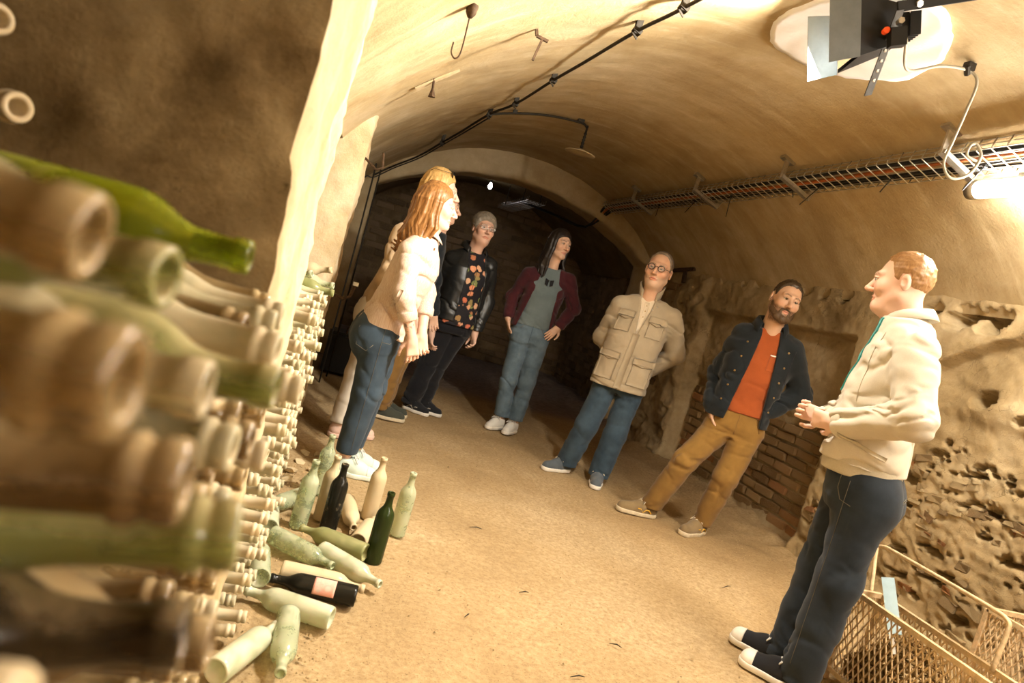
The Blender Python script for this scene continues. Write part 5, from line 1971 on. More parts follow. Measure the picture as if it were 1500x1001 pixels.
    def trousers(s, name, mat, waist, r, hem, fold=.010, rows=None, seed=0, butt=.0, res=None, crotch=.10):
        """r: thigh, knee, hem radii"""
        J = s.J
        lo, hi = s.bounds(['pelvis', 'hipL', 'hipR', 'knL', 'knR', 'anL', 'anR'], .20)
        lo[2], hi[2] = hem - .02, waist + .03
        v = Vox(lo, hi, res or s.res)
        zp = J['pelvis'].z
        v.loft(rows or [(zp - .12, .13, .08, .09), (zp - .02, .165, .105, .115), (waist, .15, .105, .095)], s.spine(), s.tf, .03, 2.4, zp - crotch, waist)
        if butt:
            for sd in (-1, 1): v.ell(s.at(sd * .07, -.075, zp - .05), (.085, .085, .10 + butt), .05)
        D0 = v.D.copy()
        legs = []
        for q in 'LR':
            v.D = D0.copy()
            an = J['an' + q] + Vector((0, 0, 0))
            kn = J['kn' + q]
            e = an + (an - kn).normalized() * .02
            v.cone(J['hip' + q] + Vector((0, 0, .0)), kn, r[0], r[1], .03)
            m1 = kn.lerp(an, .5)
            v.cone(kn, m1, r[1], (r[1] + r[2]) / 2 * 1.02, .02)
            v.cone(m1, e, (r[1] + r[2]) / 2 * 1.02, r[2], .012)
            legs.append(v.D)
        v.D = np.minimum(legs[0], legs[1])
        sp = [(J['kn' + q], .12, .9) for q in 'LR'] + [(J['an' + q] + Vector((0, 0, .05)), .12, 1.1) for q in 'LR'] + [(J['pelvis'] + Vector((0, 0, -.08)), .15, .9)]
        v.warp(folds(fold, (7, 7, 11), seed + 40, .20, sp))
        v.below(hem)
        V, F = v.mesh()
        return obj(name, mesh_np(name, V, F), mat, s.root)

    def hem_cuff(s, mat, r, z0, z1, parent, name='turn_up'):
        for q in 'LR':
            an, kn = s.J['an' + q], s.J['kn' + q]
            d = (kn - an) / (kn.z - an.z)
            a, b = an + d * (z0 - an.z), an + d * (z1 - an.z)
            mb = MB()
            mb.tube([a, a, a.lerp(b, .2), a.lerp(b, .8), b, b], [r * .7, r * .97, r * 1.05, r * 1.05, r * .98, r * .7], 20)
            mb.build(name, mat, parent, True)

    def shoe(s, q, mat, sole_mat, lace_mat=None, L=.275, w_=.046, tall=.0, toe_cap=None, heel_back=.055, stripe=None):
        """shoe along ankle -> toe, resting on the floor"""
        an, to = s.J['an' + q], s.J['toe' + q]
        d = Vector((to.x - an.x, to.y - an.y, 0)).normalized()
        sd = Vector((-d.y, d.x, 0))
        heel = Vector((an.x, an.y, 0)) - d * heel_back
        A = np.array([list(d), list(sd), (0, 0, 1)], np.float32)     # rows
        def W(V): return V @ A + np.array(heel)
        h = .0045
        v = Vox((-.03, -.075, -.01), (L + .03, .075, .16 + tall), h)
        v.cone((.042, 0, .050), (.13, 0, .046), .040, w_ * .95, .02)
        v.cone((.13, 0, .042), (L - .048, .004, .033), w_ * .98, w_ * .86, .02)
        v.cone((.05, 0, .055), (.055, 0, .092 + tall), .040, .042, .02)
        v.cone((.07, 0, .080), (.15, 0, .058), .034, .032, .02)
        v.clip(lambda P: np.maximum(.018 - P[..., 2], P[..., 2] - (.095 + tall) - .12 * (P[..., 0] - .05)))
        V, F = v.mesh()
        up_ = obj('shoe', mesh_np('shoe', W(V), F), mat, s.root)
        v = Vox((-.03, -.075, -.012), (L + .03, .075, .06), .004)
        v.cone((.042, 0, .02), (.13, 0, .02), .044, w_ * 1.06, .02)
        v.cone((.13, 0, .02), (L - .046, .004, .02), w_ * 1.06, w_ * .96, .02)
        v.clip(lambda P: np.maximum(.002 - P[..., 2], P[..., 2] - .028 - .004 * np.abs(P[..., 0] - .12) * 6))
        V, F = v.mesh()
        obj('sole', mesh_np('sole', W(V), F), sole_mat, up_)
        if lace_mat:
            mb = MB()
            for k in range(5):
                x = .105 + .020 * k
                z = .112 - .0115 * k
                mb.tube([heel + d * x + sd * .026 + Vector((0, 0, z - .012)), heel + d * (x + .006) + Vector((0, 0, z + .002)), heel + d * (x + .012) - sd * .026 + Vector((0, 0, z - .012))], .0034, 6)
            for e in (-1, 1):
                mb.tube([heel + d * .112 + Vector((0, 0, .115)), heel + d * .105 + sd * e * .03 + Vector((0, 0, .118)), heel + d * .130 + sd * e * .046 + Vector((0, 0, .088)), heel + d * .118 + sd * e * .014 + Vector((0, 0, .110))], .003, 6)
            mb.build('laces', lace_mat, up_, True)
        if toe_cap:
            v = Vox((L - .10, -.07, 0), (L + .02, .07, .09), .004)
            v.cone((.13, 0, .042), (L - .048, .004, .033), w_ * .98 + .003, w_ * .86 + .003, .0)
            v.clip(lambda P: np.maximum(.02 - P[..., 2], (L - .062) - P[..., 0]))
            V, F = v.mesh()
            obj('toe_cap', mesh_np('toe_cap', W(V), F), toe_cap, up_)
        if stripe:
            for e in (-1, 1):
                mb = MB()
                pts = []
                for k in range(6):
                    x = .06 + .02 * k
                    pts.append(heel + d * x + sd * e * (w_ * .99) + Vector((0, 0, .035 + .022 * abs(math.sin(k * 1.05)))))
                mb.tube(pts, .004, 6)
                mb.build('stripe', stripe, up_, True)
        return up_

    # ---- things laid on a garment
    def bvh(s, o):
        me = o.data
        return BVHTree.FromPolygons([v.co.copy() for v in me.vertices], [tuple(p.vertices) for p in me.polygons])

    def patch(s, tree, uv, name, mat, parent, thick=.004, nu=8, nv=8, d=None, far=.5, side=None):
        """a patch laid on a garment; uv: four corners (a, z) counted from the spine; d: the side it is seen from"""
        d = d or s.tf
        sd = Vector((-d.y, d.x, 0))
        c = [Vector((a, z)) for (a, z) in uv]
        V, ok = [], True
        for i in range(nu + 1):
            for j in range(nv + 1):
                u, w_ = i / nu, j / nv
                q = c[0].lerp(c[1], u).lerp(c[3].lerp(c[2], u), w_)
                o = s.at(0, 0, q.y) + sd * q.x + d * far
                hit = tree.ray_cast(o, -d, 2 * far)
                V.append((hit[0], hit[1]) if hit[0] else None)
        last = None
        for k in range(len(V)):
            if V[k] is None: V[k] = last
            last = V[k] or last
        if any(x is None for x in V): 
            f = next((x for x in V if x), None)
            if f is None: return None
            V = [x or f for x in V]
        P = [p + n * thick for (p, n) in V]
        Q = [p - n * .003 for (p, n) in V]
        F = []
        m = nv + 1
        N = len(P)
        for i in range(nu):
            for j in range(nv):
                k = i * m + j
                F.append((k, k + 1, k + m + 1, k + m)[::-1])
        edge = [i * m for i in range(nu + 1)] + [nu * m + j for j in range(1, m)] + [i * m + nv for i in range(nu - 1, -1, -1)] + [j for j in range(nv - 1, 0, -1)]
        for e in range(len(edge)):
            a, b = edge[e], edge[(e + 1) % len(edge)]
            F.append((a, b, N + b, N + a))
        mb = MB()
        mb.add(P + Q, F)
        return mb.build(name, mat, parent, True)

    def dot(s, tree, a, z, r_, name, mat, parent, d=None, far=.5):
        d = d or s.tf
        sd = Vector((-d.y, d.x, 0))
        hit = tree.ray_cast(s.at(0, 0, z) + sd * a + d * far, -d, 2 * far)
        if not hit[0]: return
        q = hit[1].to_track_quat('Z', 'Y').to_matrix().to_4x4()
        mb = MB()
        mb.lathe([(0, .004), (r_ * .8, .0038), (r_, .002), (r_, -.003)], 12, Matrix.Translation(hit[0]) @ q)
        return mb.build(name, mat, parent, True)

    def line(s, tree, pts, r_, name, mat, parent, d=None, far=.5, lift=.001):
        d = d or s.tf
        sd = Vector((-d.y, d.x, 0))
        P = []
        for (a, z) in pts:
            hit = tree.ray_cast(s.at(0, 0, z) + sd * a + d * far, -d, 2 * far)
            if hit[0]: P.append(hit[0] + hit[1] * lift)
        if len(P) < 2: return
        mb = MB()
        mb.tube(P, r_, 6)
        return mb.build(name, mat, parent, True)

    def collar(s, mat, r0, r1, h, gap, parent, fold=.0, drop=.05, tilt=.25, name='collar', cz=.0, th=.004):
        """a band round the neck; gap: half opening in radians at the front; fold: how far it turns down outside"""
        n = 30
        c0 = s.J['neck'] + Vector((0, 0, cz)) + s.tf * .005
        V, F = [], []
        rows = [(r0, 0), ((r0 + r1) / 2, h * .5), (r1, h)]
        if fold: rows += [(r1 + .008, h + .002), (r1 + .02, h - fold * .4), (r1 + .034, h - fold)]
        for i in range(n + 1):
            a = gap + (2 * math.pi - 2 * gap) * i / n
            fr = math.cos(a)
            for (rr_, hh) in rows:
                dirv = s.tf * math.cos(a) + s.left * math.sin(a)
                V.append(c0 + dirv * rr_ + Vector((0, 0, hh - tilt * fr * r0 - drop * max(fr, 0) ** 2)))
        m = len(rows)
        for i in range(n):
            for j in range(m - 1):
                k = i * m + j
                F.append((k, k + m, k + m + 1, k + 1))
        mb = MB()
        mb.add(V, F)
        o = mb.build(name, mat, parent, True)
        sm = o.modifiers.new('s', 'SOLIDIFY')
        sm.thickness = th
        return o


M['eye_white'] = plain('eye_white', (.50, .46, .41), .2, 0, .02, 5, spec=.5)
def glass_mat(name, c, al, rough=.03):
    t = NT(name)
    t.col(c)
    t.set(Roughness=rough, Alpha=al)
    t.b.inputs['Specular IOR Level'].default_value = .8
    return t.m
M['clear_lens'] = glass_mat('clear_lens', (.8, .8, .8), .12)
M['dark_lens'] = glass_mat('dark_lens', (.008, .007, .006), 1.0, .08)
# ------------------------------------------------------------------ the eight people
def denim(name, dark, light):
    return cloth(name, light, dark, 320, .85, .15, .1, None, 7)


M['cream_twill'] = cloth('cream_twill', (.60, .55, .45), (.52, .47, .38), 340, .8, .08, .1)
M['cream_rib'] = cloth('cream_rib', (.52, .47, .36), (.44, .39, .29), 200, .9, .3, .1)
M['teal_ribbon'] = cloth('teal_ribbon', (.05, .42, .42), (.04, .34, .35), 300, .6)
M['pale_blue_shirt'] = cloth('pale_blue_shirt', (.42, .58, .66), (.34, .50, .58), 300, .8)
M['navy_denim'] = denim('navy_denim', (.010, .014, .020), (.022, .032, .046))
M['mid_denim'] = denim('mid_denim', (.020, .036, .055), (.050, .082, .115))
M['blue_denim'] = denim('blue_denim', (.060, .095, .125), (.15, .21, .26))
M['fg_denim'] = denim('slim_denim', (.020, .032, .046), (.050, .075, .10))
M['stitch'] = plain('stitch_thread', (.13, .115, .085), .9)
M['black_canvas'] = cloth('black_canvas', (.018, .019, .022), (.012, .012, .014), 300)
M['white_rubber'] = plain('white_rubber', (.78, .74, .66), .6, 0, .08, 20)
M['white_canvas'] = cloth('white_canvas', (.80, .78, .72), (.70, .68, .62), 300)
M['mint_canvas'] = cloth('mint_canvas', (.66, .76, .66), (.56, .66, .57), 300)
M['mint_rubber'] = plain('mint_rubber', (.70, .74, .66), .6)
M['pink_suede'] = cloth('pink_suede', (.74, .52, .42), (.66, .45, .36), 300)
M['green_suede'] = cloth('grey_green_suede', (.055, .060, .045), (.035, .038, .03), 300)
M['grey_mesh'] = cloth('grey_mesh', (.12, .14, .16), (.07, .085, .10), 220)
M['tan_suede'] = cloth('tan_suede', (.24, .17, .085), (.17, .118, .06), 260)
M['gum_rubber'] = plain('gum_rubber', (.55, .47, .33), .7, 0, .15, 30)
M['yellow_trim'] = plain('yellow_trim', (.70, .40, .04), .6)
M['lace_pale'] = plain('pale_laces', (.62, .54, .40), .9)
M['ochre_chino'] = cloth('ochre_chino', (.26, .145, .035), (.17, .092, .022), 300)
M['brown_chino'] = cloth('brown_chino', (.24, .13, .035), (.16, .085, .022), 300)
M['rust_tee'] = cloth('rust_tee', (.34, .080, .020), (.26, .058, .014), 320, .92, .08)
M['navy_twill'] = cloth('dark_navy_twill', (.012, .017, .022), (.006, .009, .012), 260, .85, .15)
M['grey_lining'] = cloth('grey_lining', (.48, .44, .37), (.40, .36, .30), 260)
M['stone_cotton'] = cloth('stone_cotton', (.40, .325, .22), (.32, .26, .17), 340, .85, .08)
M['stone_dark'] = cloth('stone_seam', (.24, .185, .11), (.20, .15, .09), 340)
M['cream_henley'] = cloth('cream_henley', (.70, .60, .44), (.62, .52, .38), 260)
M['brass'] = plain('brass_button', (.35, .23, .09), .4, .8)
M['black_leather'] = plain('black_leather', (.012, .013, .013), .38, 0, .2, 40, .25, spec=.5)
M['black_trouser'] = cloth('black_trouser', (.012, .012, .015), (.007, .007, .009), 300)
M['burgundy_knit'] = cloth('burgundy_knit', (.075, .016, .02), (.045, .010, .014), 160, .95, .3)
M['teal_knit'] = cloth('teal_grey_knit', (.16, .20, .205), (.11, .145, .15), 190, .95, .35)
M['peach_shirt'] = cloth('peach_shirt', (.68, .50, .38), (.60, .43, .32), 340, .85, .05, .1,
                         lambda t, c: t.mix(t.ramp(t.noise(260, 1, .4, (1, 1, .004)), [(.45, (0, 0, 0)), (.6, (.5,) * 3)]), c, (.80, .70, .60)))
M['beige_linen'] = cloth('beige_linen', (.62, .46, .28), (.54, .39, .23), 260)
M['mint_top'] = cloth('pale_mint_top', (.66, .70, .60), (.58, .62, .52), 260)
M['white_jean'] = cloth('white_jean', (.74, .68, .58), (.66, .60, .50), 300)
M['glass_frame'] = plain('dark_frame', (.02, .015, .01), .3)
M['silver'] = plain('silver_frame', (.45, .44, .42), .25, .9)


def floral(t, c):
    v = t.n('ShaderNodeTexVoronoi')
    v.inputs['Scale'].default_value = 15
    mp = t.n('ShaderNodeMapping')
    nz = t.n('ShaderNodeTexNoise')
    nz.inputs['Scale'].default_value = 30
    t.link(t.tc.outputs['Object'], nz.inputs['Vector'])
    ad = t.n('ShaderNodeVectorMath', operation='MULTIPLY_ADD')
    ad.inputs[1].default_value = (.035, .035, .035)
    t.link(nz.outputs['Color'], ad.inputs[0])
    t.link(t.tc.outputs['Object'], ad.inputs[2])
    t.link(ad.outputs[0], v.inputs['Vector'])
    fl_ = t.ramp(v.outputs['Distance'], [(.0, (1, 1, 1)), (.36, (1, 1, 1)), (.44, (0, 0, 0))])
    pc = t.ramp(v.outputs['Color'], [(.2, (.72, .28, .14)), (.45, (.66, .40, .24)), (.6, (.62, .14, .08)), (.8, (.20, .24, .08))])
    heart = t.ramp(v.outputs['Distance'], [(.0, (.6, .6, .6)), (.16, (0, 0, 0))])
    pc = t.mix(heart, pc, (.80, .62, .34))
    return t.mix(fl_, c, pc)


M['floral'] = cloth('floral_blouse', (.016, .014, .018), (.010, .010, .013), 260, .7, .05, .05, floral)
SK = dict(fair=(.68, .44, .31), pink=(.70, .46, .35), tan=(.58, .37, .25))

# --- the speaker on the right
p = Person('guide', 'person in a cream zip jacket and dark jeans speaking beside the cage', (-1, -.12), (-1, -.08), -.10, 0, 1.03, .0056)
p.skin = SK['pink']
p.head(dict(skin=SK['pink'], open=1.0, nose=.9, fat=.05, neck_r=.055, hair_opt=dict(t=.008, line=MEN, peak=.0), hair_mat=hair_mat('ginger_hair', (.24, .12, .045), (.46, .27, .12), 120), brow=(.34, .20, .10), iris=(.15, .2, .22), res=.0028))
jr = [(-.02, .180, .165, .135), (.16, .180, .172, .135), (.35, .178, .170, .128), (.6, .180, .150, .130), (.8, .18, .125, .128), (.92, .15, .095, .105), (1.05, .085, .07, .075)]
jk = p.top('jacket', M['cream_twill'], jr, .935, (.076, .068, .052), .92, .024, None, .068, 3, trap=.062, fspots=[(p.at(0, .1, 1.05), .2, .5)])
hb = [(r_[0], r_[1] * .97, r_[2] * .97, r_[3] * .97) for r_ in jr]
rib_ = p.top('waistband', M['cream_rib'], hb, .89, (.05, .05, .05), 1, .002, None, .066, 4, sleeves=False)
rib_.data.name = 'waistband'
# keep only the band of the rib
def keep_z(o, z0, z1):
    bm = bmesh.new(); bm.from_mesh(o.data)
    bmesh.ops.delete(bm, geom=[v for v in bm.verts if v.co.z > z1 or v.co.z < z0], context='VERTS')
    bm.to_mesh(o.data); bm.free()
keep_z(rib_, .88, .975)
rib_.parent = jk
for sd in (1, -1):
    p.sleeve_end(sd, M['cream_rib'], .86, 1.0, .048, .040, 'cuff', jk)
p.collar(M['cream_twill'], .066, .070, .030, .75, jk, .035, .02, .40)
p.collar(M['pale_blue_shirt'], .058, .061, .034, .30, p.root, .0, .02, .40, 'shirt_collar')
tr = p.bvh(jk)
p.patch(tr, [(.075, 1.47), (.100, 1.47), (.060, 1.20), (.040, 1.20)], 'lanyard', M['teal_ribbon'], p.root, .006, 2, 14)
p.patch(tr, [(-.055, 1.50), (-.030, 1.50), (.036, 1.24), (.050, 1.24)], 'lanyard_strap', M['teal_ribbon'], p.root, .006, 2, 8)
p.patch(tr, [(.085, 1.52), (.060, 1.52), (.075, 1.46), (.100, 1.46)], 'lanyard_strap', M['teal_ribbon'], p.root, .006, 2, 8)
p.line(tr, [(0, z) for z in np.linspace(.95, 1.18, 10)], .003, 'zip', M['silver'], jk)
ld = (p.left * .85 + p.tf * .5).normalized()
p.patch(tr, [(.02, 1.045), (.15, 1.005), (.15, .99), (.02, 1.03)], 'pocket_welt', M['cream_rib'], jk, .004, 8, 2, ld)
p.line(tr, [(.02 + .01 * math.sin(z * 9), z) for z in np.linspace(1.12, 1.46, 12)], .0016, 'shoulder_seam', M['cream_rib'], jk, ld)
ro = [(.70, .15, .10, .11), (.84, .175, .135, .145), (.95, .165, .135, .125)]
tz = p.trousers('jeans', M['navy_denim'], .93, (.105, .082, .074), .04, .014, [(.68, .12, .08, .10), (.80, .175, .125, .15), (.93, .165, .135, .125)], 5, .02)
tr = p.bvh(tz)
bd_ = (p.left * .55 - p.tf * .85).normalized()
p.line(tr, [(.02, .86), (.02, .74), (.085, .70), (.15, .74), (.15, .86), (.02, .86)], .0016, 'back_pocket_stitch', M['stitch'], tz, bd_)
p.line(tr, [(.02, .85), (.15, .85)], .0014, 'back_pocket_stitch', M['stitch'], tz, bd_)
p.line(tr, [(-.02, z) for z in np.linspace(.88, .12, 26)], .0010, 'side_seam', M['stitch'], tz, p.left)
p.line(tr, [(.05, .90), (.055, .84), (.08, .80), (.12, .79)], .0014, 'front_pocket_stitch', M['stitch'], tz, (p.left * .8 + p.tf * .6).normalized())
for q in 'LR': p.shoe(q, M['black_canvas'], M['white_rubber'], M['white_canvas'], .285, .047, 0, M['white_rubber'])
f_ = p.tf
p.arm_shell(1, f_ * 1.0 - p.left * .30 + Vector((0, 0, -.06)), -p.left + Vector((0, 0, .15)), (.95, 1.0, 1.05, 1.05), .8, 1.0)
p.arm_shell(-1, f_ * .85 + p.left * .35 + Vector((0, 0, .05)), p.left + Vector((0, 0, .2)), (.7, .75, .8, .9), .5, 1.0)
p.core(.12); p.finish()

# --- bearded man
p = Person('beard', 'bearded person in an open dark jacket, rust tee and ochre trousers, hands in pockets', (.12, 1), (.30, 1), -.04, .16, 1.10, .0072)
p.skin = SK['tan']
p.head(dict(skin=SK['tan'], beard=(.085, .048, .022), lips=(.55, .25, .19), hair_opt=dict(t=.009, line=MEN), hair_mat=hair_mat('dark_brown_hair', (.022, .014, .008), (.085, .055, .03), 120), brow=(.035, .02, .01), iris=(.04, .025, .012), neck_r=.057, res=.003))
bv = Vox((-.10, -.13, -.16), (.10, .03, -.02), .0034)
for s_ in (-1, 1):
    bv.chain([(s_ * .066, -.012, -.035), (s_ * .056, -.035, -.075), (s_ * .030, -.076, -.105), (0, -.088, -.113)], [.010, .017, .020, .022], .012)
    bv.cone((s_ * .026, -.086, -.060), (s_ * .024, -.082, -.09), .0055, .010, .010)
    bv.cone((0, -.098, -.0505), (s_ * .024, -.088, -.058), .0042, .0042, .006)
bv.warp(lambda P: -.003 * np.abs(fbm(P, 120, 2, 3)))
bvv, bvf = bv.mesh()
obj('beard', mesh_np('beard', bvv @ p.hA.T + np.array(p.hc), bvf), hair_mat('beard_hair', (.05, .027, .012), (.13, .075, .035), 140), p.root)
tee = [(-.1, .170, .115, .11), (.1, .170, .118, .105), (.35, .165, .118, .10), (.62, .185, .120, .11), (.80, .18, .10, .10), (.92, .13, .08, .08), (1.05, .075, .06, .06)]
ts = p.top('t_shirt', M['rust_tee'], tee, .86, (.07, .06, .05), .0, .010, None, .062, 12, sleeves=False, trap=.048, hem_slope=.0)
tr = p.bvh(ts)
p.collar(M['rust_tee'], .066, .064, .014, 0, ts, 0, .035, .42, 'neckband', -.022, .006)
p.patch(tr, [(.035, 1.275), (.115, 1.275), (.115, 1.175), (.035, 1.175)], 'chest_pocket', M['rust_tee'], ts, .003, 6, 6)
p.patch(tr, [(.035, 1.280), (.115, 1.280), (.115, 1.271), (.035, 1.271)], 'pocket_edge', M['white_canvas'], ts, .0045, 6, 2)
jr = [(-.05, .195, .145, .135), (.1, .198, .148, .135), (.35, .195, .145, .128), (.62, .208, .140, .130), (.8, .20, .120, .125), (.92, .15, .095, .105), (1.04, .085, .075, .08)]
jk = p.top('jacket', M['navy_twill'], jr, .80, (.080, .068, .056), .93, .018, (1.40, .055, .80, .115, .02), .070, 15, trap=.058)
tr = p.bvh(jk)
p.collar(M['navy_twill'], .072, .085, .055, .75, jk, .06, .04, .30)
for z in np.linspace(.92, 1.32, 5):
    for a in (-.15 + .06 * (z - .92), .155 - .05 * (z - .92)):
        p.dot(tr, a, z, .007, 'snap_button', M['brass'], jk)
p.line(tr, [(.175, z) for z in np.linspace(.86, 1.34, 12)], .0014, 'seam', M['black_canvas'], jk)
tz = p.trousers('chinos', M['ochre_chino'], .89, (.098, .078, .064), .07, .014, [(.62, .14, .08, .09), (.76, .17, .11, .12), (.89, .155, .108, .10)], 18, .0)
tr = p.bvh(tz)
p.line(tr, [(.0, z) for z in np.linspace(.87, .72, 7)], .0016, 'fly_seam', M['brown_chino'], tz)
for s_ in (-1, 1): p.line(tr, [(s_ * .10, .865), (s_ * .125, .82), (s_ * .15, .77)], .003, 'pocket_edge', M['brown_chino'], tz)
for q in 'LR': p.shoe(q, M['tan_suede'], M['gum_rubber'], M['lace_pale'], .295, .049, .01, None, .06, M['yellow_trim'])
p.leg_shell(.04)
p.arm_shell(-1, Vector((0, 0, -1)) + p.tf * .35 + p.left * .25, p.left, (.2, .2, .2, .2), .1, 1.0)
p.arm_shell(1, -p.left * .75 + Vector((0, 0, -.55)) + p.tf * .25, -p.tf, (.12, .12, .12, .12), .1, 1.0)
p.core(.11); p.finish()

# --- man in the stone field jacket
p = Person('jack', 'person with round glasses in a stone field jacket and blue jeans, hands behind the back', (-.06, 1), (-.22, 1), .02, .05, 1.13, .0076)
p.skin = SK['fair']
p.head(dict(skin=(.66, .40, .26), beard=(.50, .40, .30), beard_amt=.55, fat=.05, hair_opt=dict(t=.010, line=[(-.12, .118), (-.05, .116), (-.040, .09), (-.032, .04), (-.022, -.02), (-.008, -.02), (.0, .018), (.028, .018), (.036, -.05), (.08, -.075), (.13, -.07)]), hair_mat=hair_mat('greying_hair', (.09, .062, .04), (.26, .20, .14), 120), brow=(.22, .16, .10), neck_r=.057, res=.003))
p.glasses(M['glass_frame'], True, None, .0, 0, 0, 'glasses', 'round dark-rimmed glasses')
hn = [(-.1, .165, .12, .11), (.35, .165, .125, .10), (.62, .18, .120, .11), (.80, .17, .10, .10), (.92, .12, .085, .08), (1.05, .075, .06, .06)]
sh = p.top('henley', M['cream_henley'], hn, 1.0, (.07, .06, .05), .0, .006, None, .062, 22, sleeves=False, trap=.045)
tr = p.bvh(sh)
p.patch(tr, [(-.016, 1.40), (.016, 1.40), (.016, 1.18), (-.016, 1.18)], 'placket', M['cream_henley'], sh, .003, 3, 10)
for z in (1.375, 1.335, 1.29): p.dot(tr, 0, z, .0055, 'button', M['brass'], sh)
jr = [(-.22, .212, .160, .150), (.0, .208, .160, .145), (.2, .202, .158, .138), (.4, .200, .156, .130), (.62, .208, .148, .132), (.8, .20, .122, .125), (.92, .152, .098, .105), (1.04, .09, .08, .08)]
jk = p.top('field_jacket', M['stone_cotton'], jr, .735, (.080, .070, .056), .95, .016, (1.42, .050, 1.16, .004, 0), .074, 25, trap=.058)
tr = p.bvh(jk)
p.collar(M['stone_cotton'], .080, .094, .105, .62, jk, .0, .05, .35, 'stand_collar', -.005, .009)
p.patch(tr, [(-.022, 1.16), (.026, 1.16), (.026, .745), (-.022, .745)], 'placket', M['stone_cotton'], jk, .006, 3, 16)
for (a0, a1, z1, z0, nm) in ((.060, .165, 1.30, 1.155, 'chest_pocket'), (-.165, -.060, 1.30, 1.155, 'chest_pocket'), (.055, .185, .985, .79, 'patch_pocket'), (-.185, -.055, .985, .79, 'patch_pocket')):
    pk = p.patch(tr, [(a0, z1), (a1, z1), (a1, z0), (a0, z0)], nm, M['stone_cotton'], jk, .008, 8, 8)
    if pk:
        m_ = (a0 + a1) / 2
        p.patch(tr, [(a0 - .006, z1 + .012), (a1 + .006, z1 + .012), (a1 + .006, z1 - .035), (a0 - .006, z1 - .035)], 'pocket_flap', M['stone_cotton'], pk, .016, 8, 4)
        p.line(tr, [(a0 - .006, z1 - .036), (m_, z1 - .052), (a1 + .006, z1 - .036)], .0035, 'flap_edge', M['stone_dark'], pk, None, .5, .013)
        p.dot(tr, m_, z1 - .028, .006, 'snap_button', M['brass'], pk)
        p.line(tr, [(a0, z1), (a0, z0), (a1, z0), (a1, z1)], .0022, 'pocket_seam', M['stone_dark'], pk, None, .5, .006)
for (a, z) in ((.045, 1.36), (.075, 1.385), (.03, 1.31)): p.dot(tr, a, z, .006, 'snap_button', M['silver'], jk)
tz = p.trousers('jeans', M['mid_denim'], .82, (.098, .084, .076), .055, .013, [(.62, .14, .08, .09), (.74, .17, .11, .12), (.82, .165, .11, .11)], 28)
for q in 'LR': p.shoe(q, M['grey_mesh'], M['white_rubber'], M['lace_pale'], .285, .047)
p.leg_shell(.04)
p.arm_shell(1, -p.left * .9 + Vector((0, 0, -.3)), -p.tf, h=.005)
p.arm_shell(-1, p.left * .9 + Vector((0, 0, -.3)), -p.tf, h=.005)
p.core(.11); p.finish()

# --- woman in teal knit and cardigan
p = Person('teal', 'person with long dark hair in a teal top, burgundy cardigan and light jeans', (.16, 1), (.62, .80), .0, .03, 1.05, .0078)
p.skin = SK['fair']
p.head(dict(skin=(.70, .45, .31), fem=1, nose=.85, hair_opt=dict(len=.34, open=1.02, n=70, wave=.012, flare=.035, seed=4), hair_mat=hair_mat('near_black_hair', (.008, .006, .005), (.032, .022, .016), 110), brow=(.05, .03, .02), neck_r=.046, res=.0032, lips=(.62, .28, .22)))
tee = [(-.05, .165, .11, .12), (.12, .155, .112, .105), (.35, .145, .115, .10), (.60, .16, .140, .105), (.72, .165, .135, .105), (.84, .15, .10, .09), (.94, .11, .075, .075), (1.05, .07, .058, .06)]
ts = p.top('knit_top', M['teal_knit'], tee, .955, (.06, .05, .05), .0, .008, None, .066, 31, sleeves=False, trap=.040)
jr = [(-.25, .19, .125, .135), (.0, .185, .125, .130), (.2, .175, .125, .118), (.4, .168, .125, .112), (.62, .180, .140, .115), (.8, .172, .112, .108), (.92, .13, .085, .09), (1.04, .08, .07, .07)]
cg = p.top('cardigan', M['burgundy_knit'], jr, .93, (.064, .055, .046), .88, .012, (1.44, .075, .93, .145, 0), .072, 34, trap=.046)
tr = p.bvh(ts)
for s_ in (-1, 1):
    p.patch(tr, [(s_ * .004, 1.375), (s_ * .036, 1.385), (s_ * .034, 1.335), (s_ * .010, 1.325)], 'hung_sunglasses', M['black_canvas'], p.root, .010, 4, 4)
tz = p.trousers('jeans', M['blue_denim'], .985, (.092, .071, .062), .12, .012, [(.74, .13, .08, .10), (.88, .172, .11, .13), (.985, .150, .105, .10)], 37, .01)
tr = p.bvh(tz)
p.line(tr, [(.0, z) for z in np.linspace(.965, .80, 8)], .0016, 'fly_seam', M['mid_denim'], tz)
for s_ in (-1, 1): p.line(tr, [(s_ * .07, .965), (s_ * .095, .93), (s_ * .14, .915)], .002, 'pocket_edge', M['stitch'], tz)
p.hem_cuff(M['blue_denim'], .063, .115, .150, tz)
for q in 'LR': p.shoe(q, M['white_canvas'], M['white_rubber'], M['white_canvas'], .25, .042)
p.leg_shell(.036)
p.arm_shell(-1, Vector((0, 0, -1)) + p.left * .35 + p.tf * .2, p.left, (.15,) * 4, .1, .92)
p.arm_shell(1, Vector((0, 0, -.8)) - p.left * .6 + p.tf * .2, -p.tf, (.15,) * 4, .1, .92)
p.core(.09); p.finish()

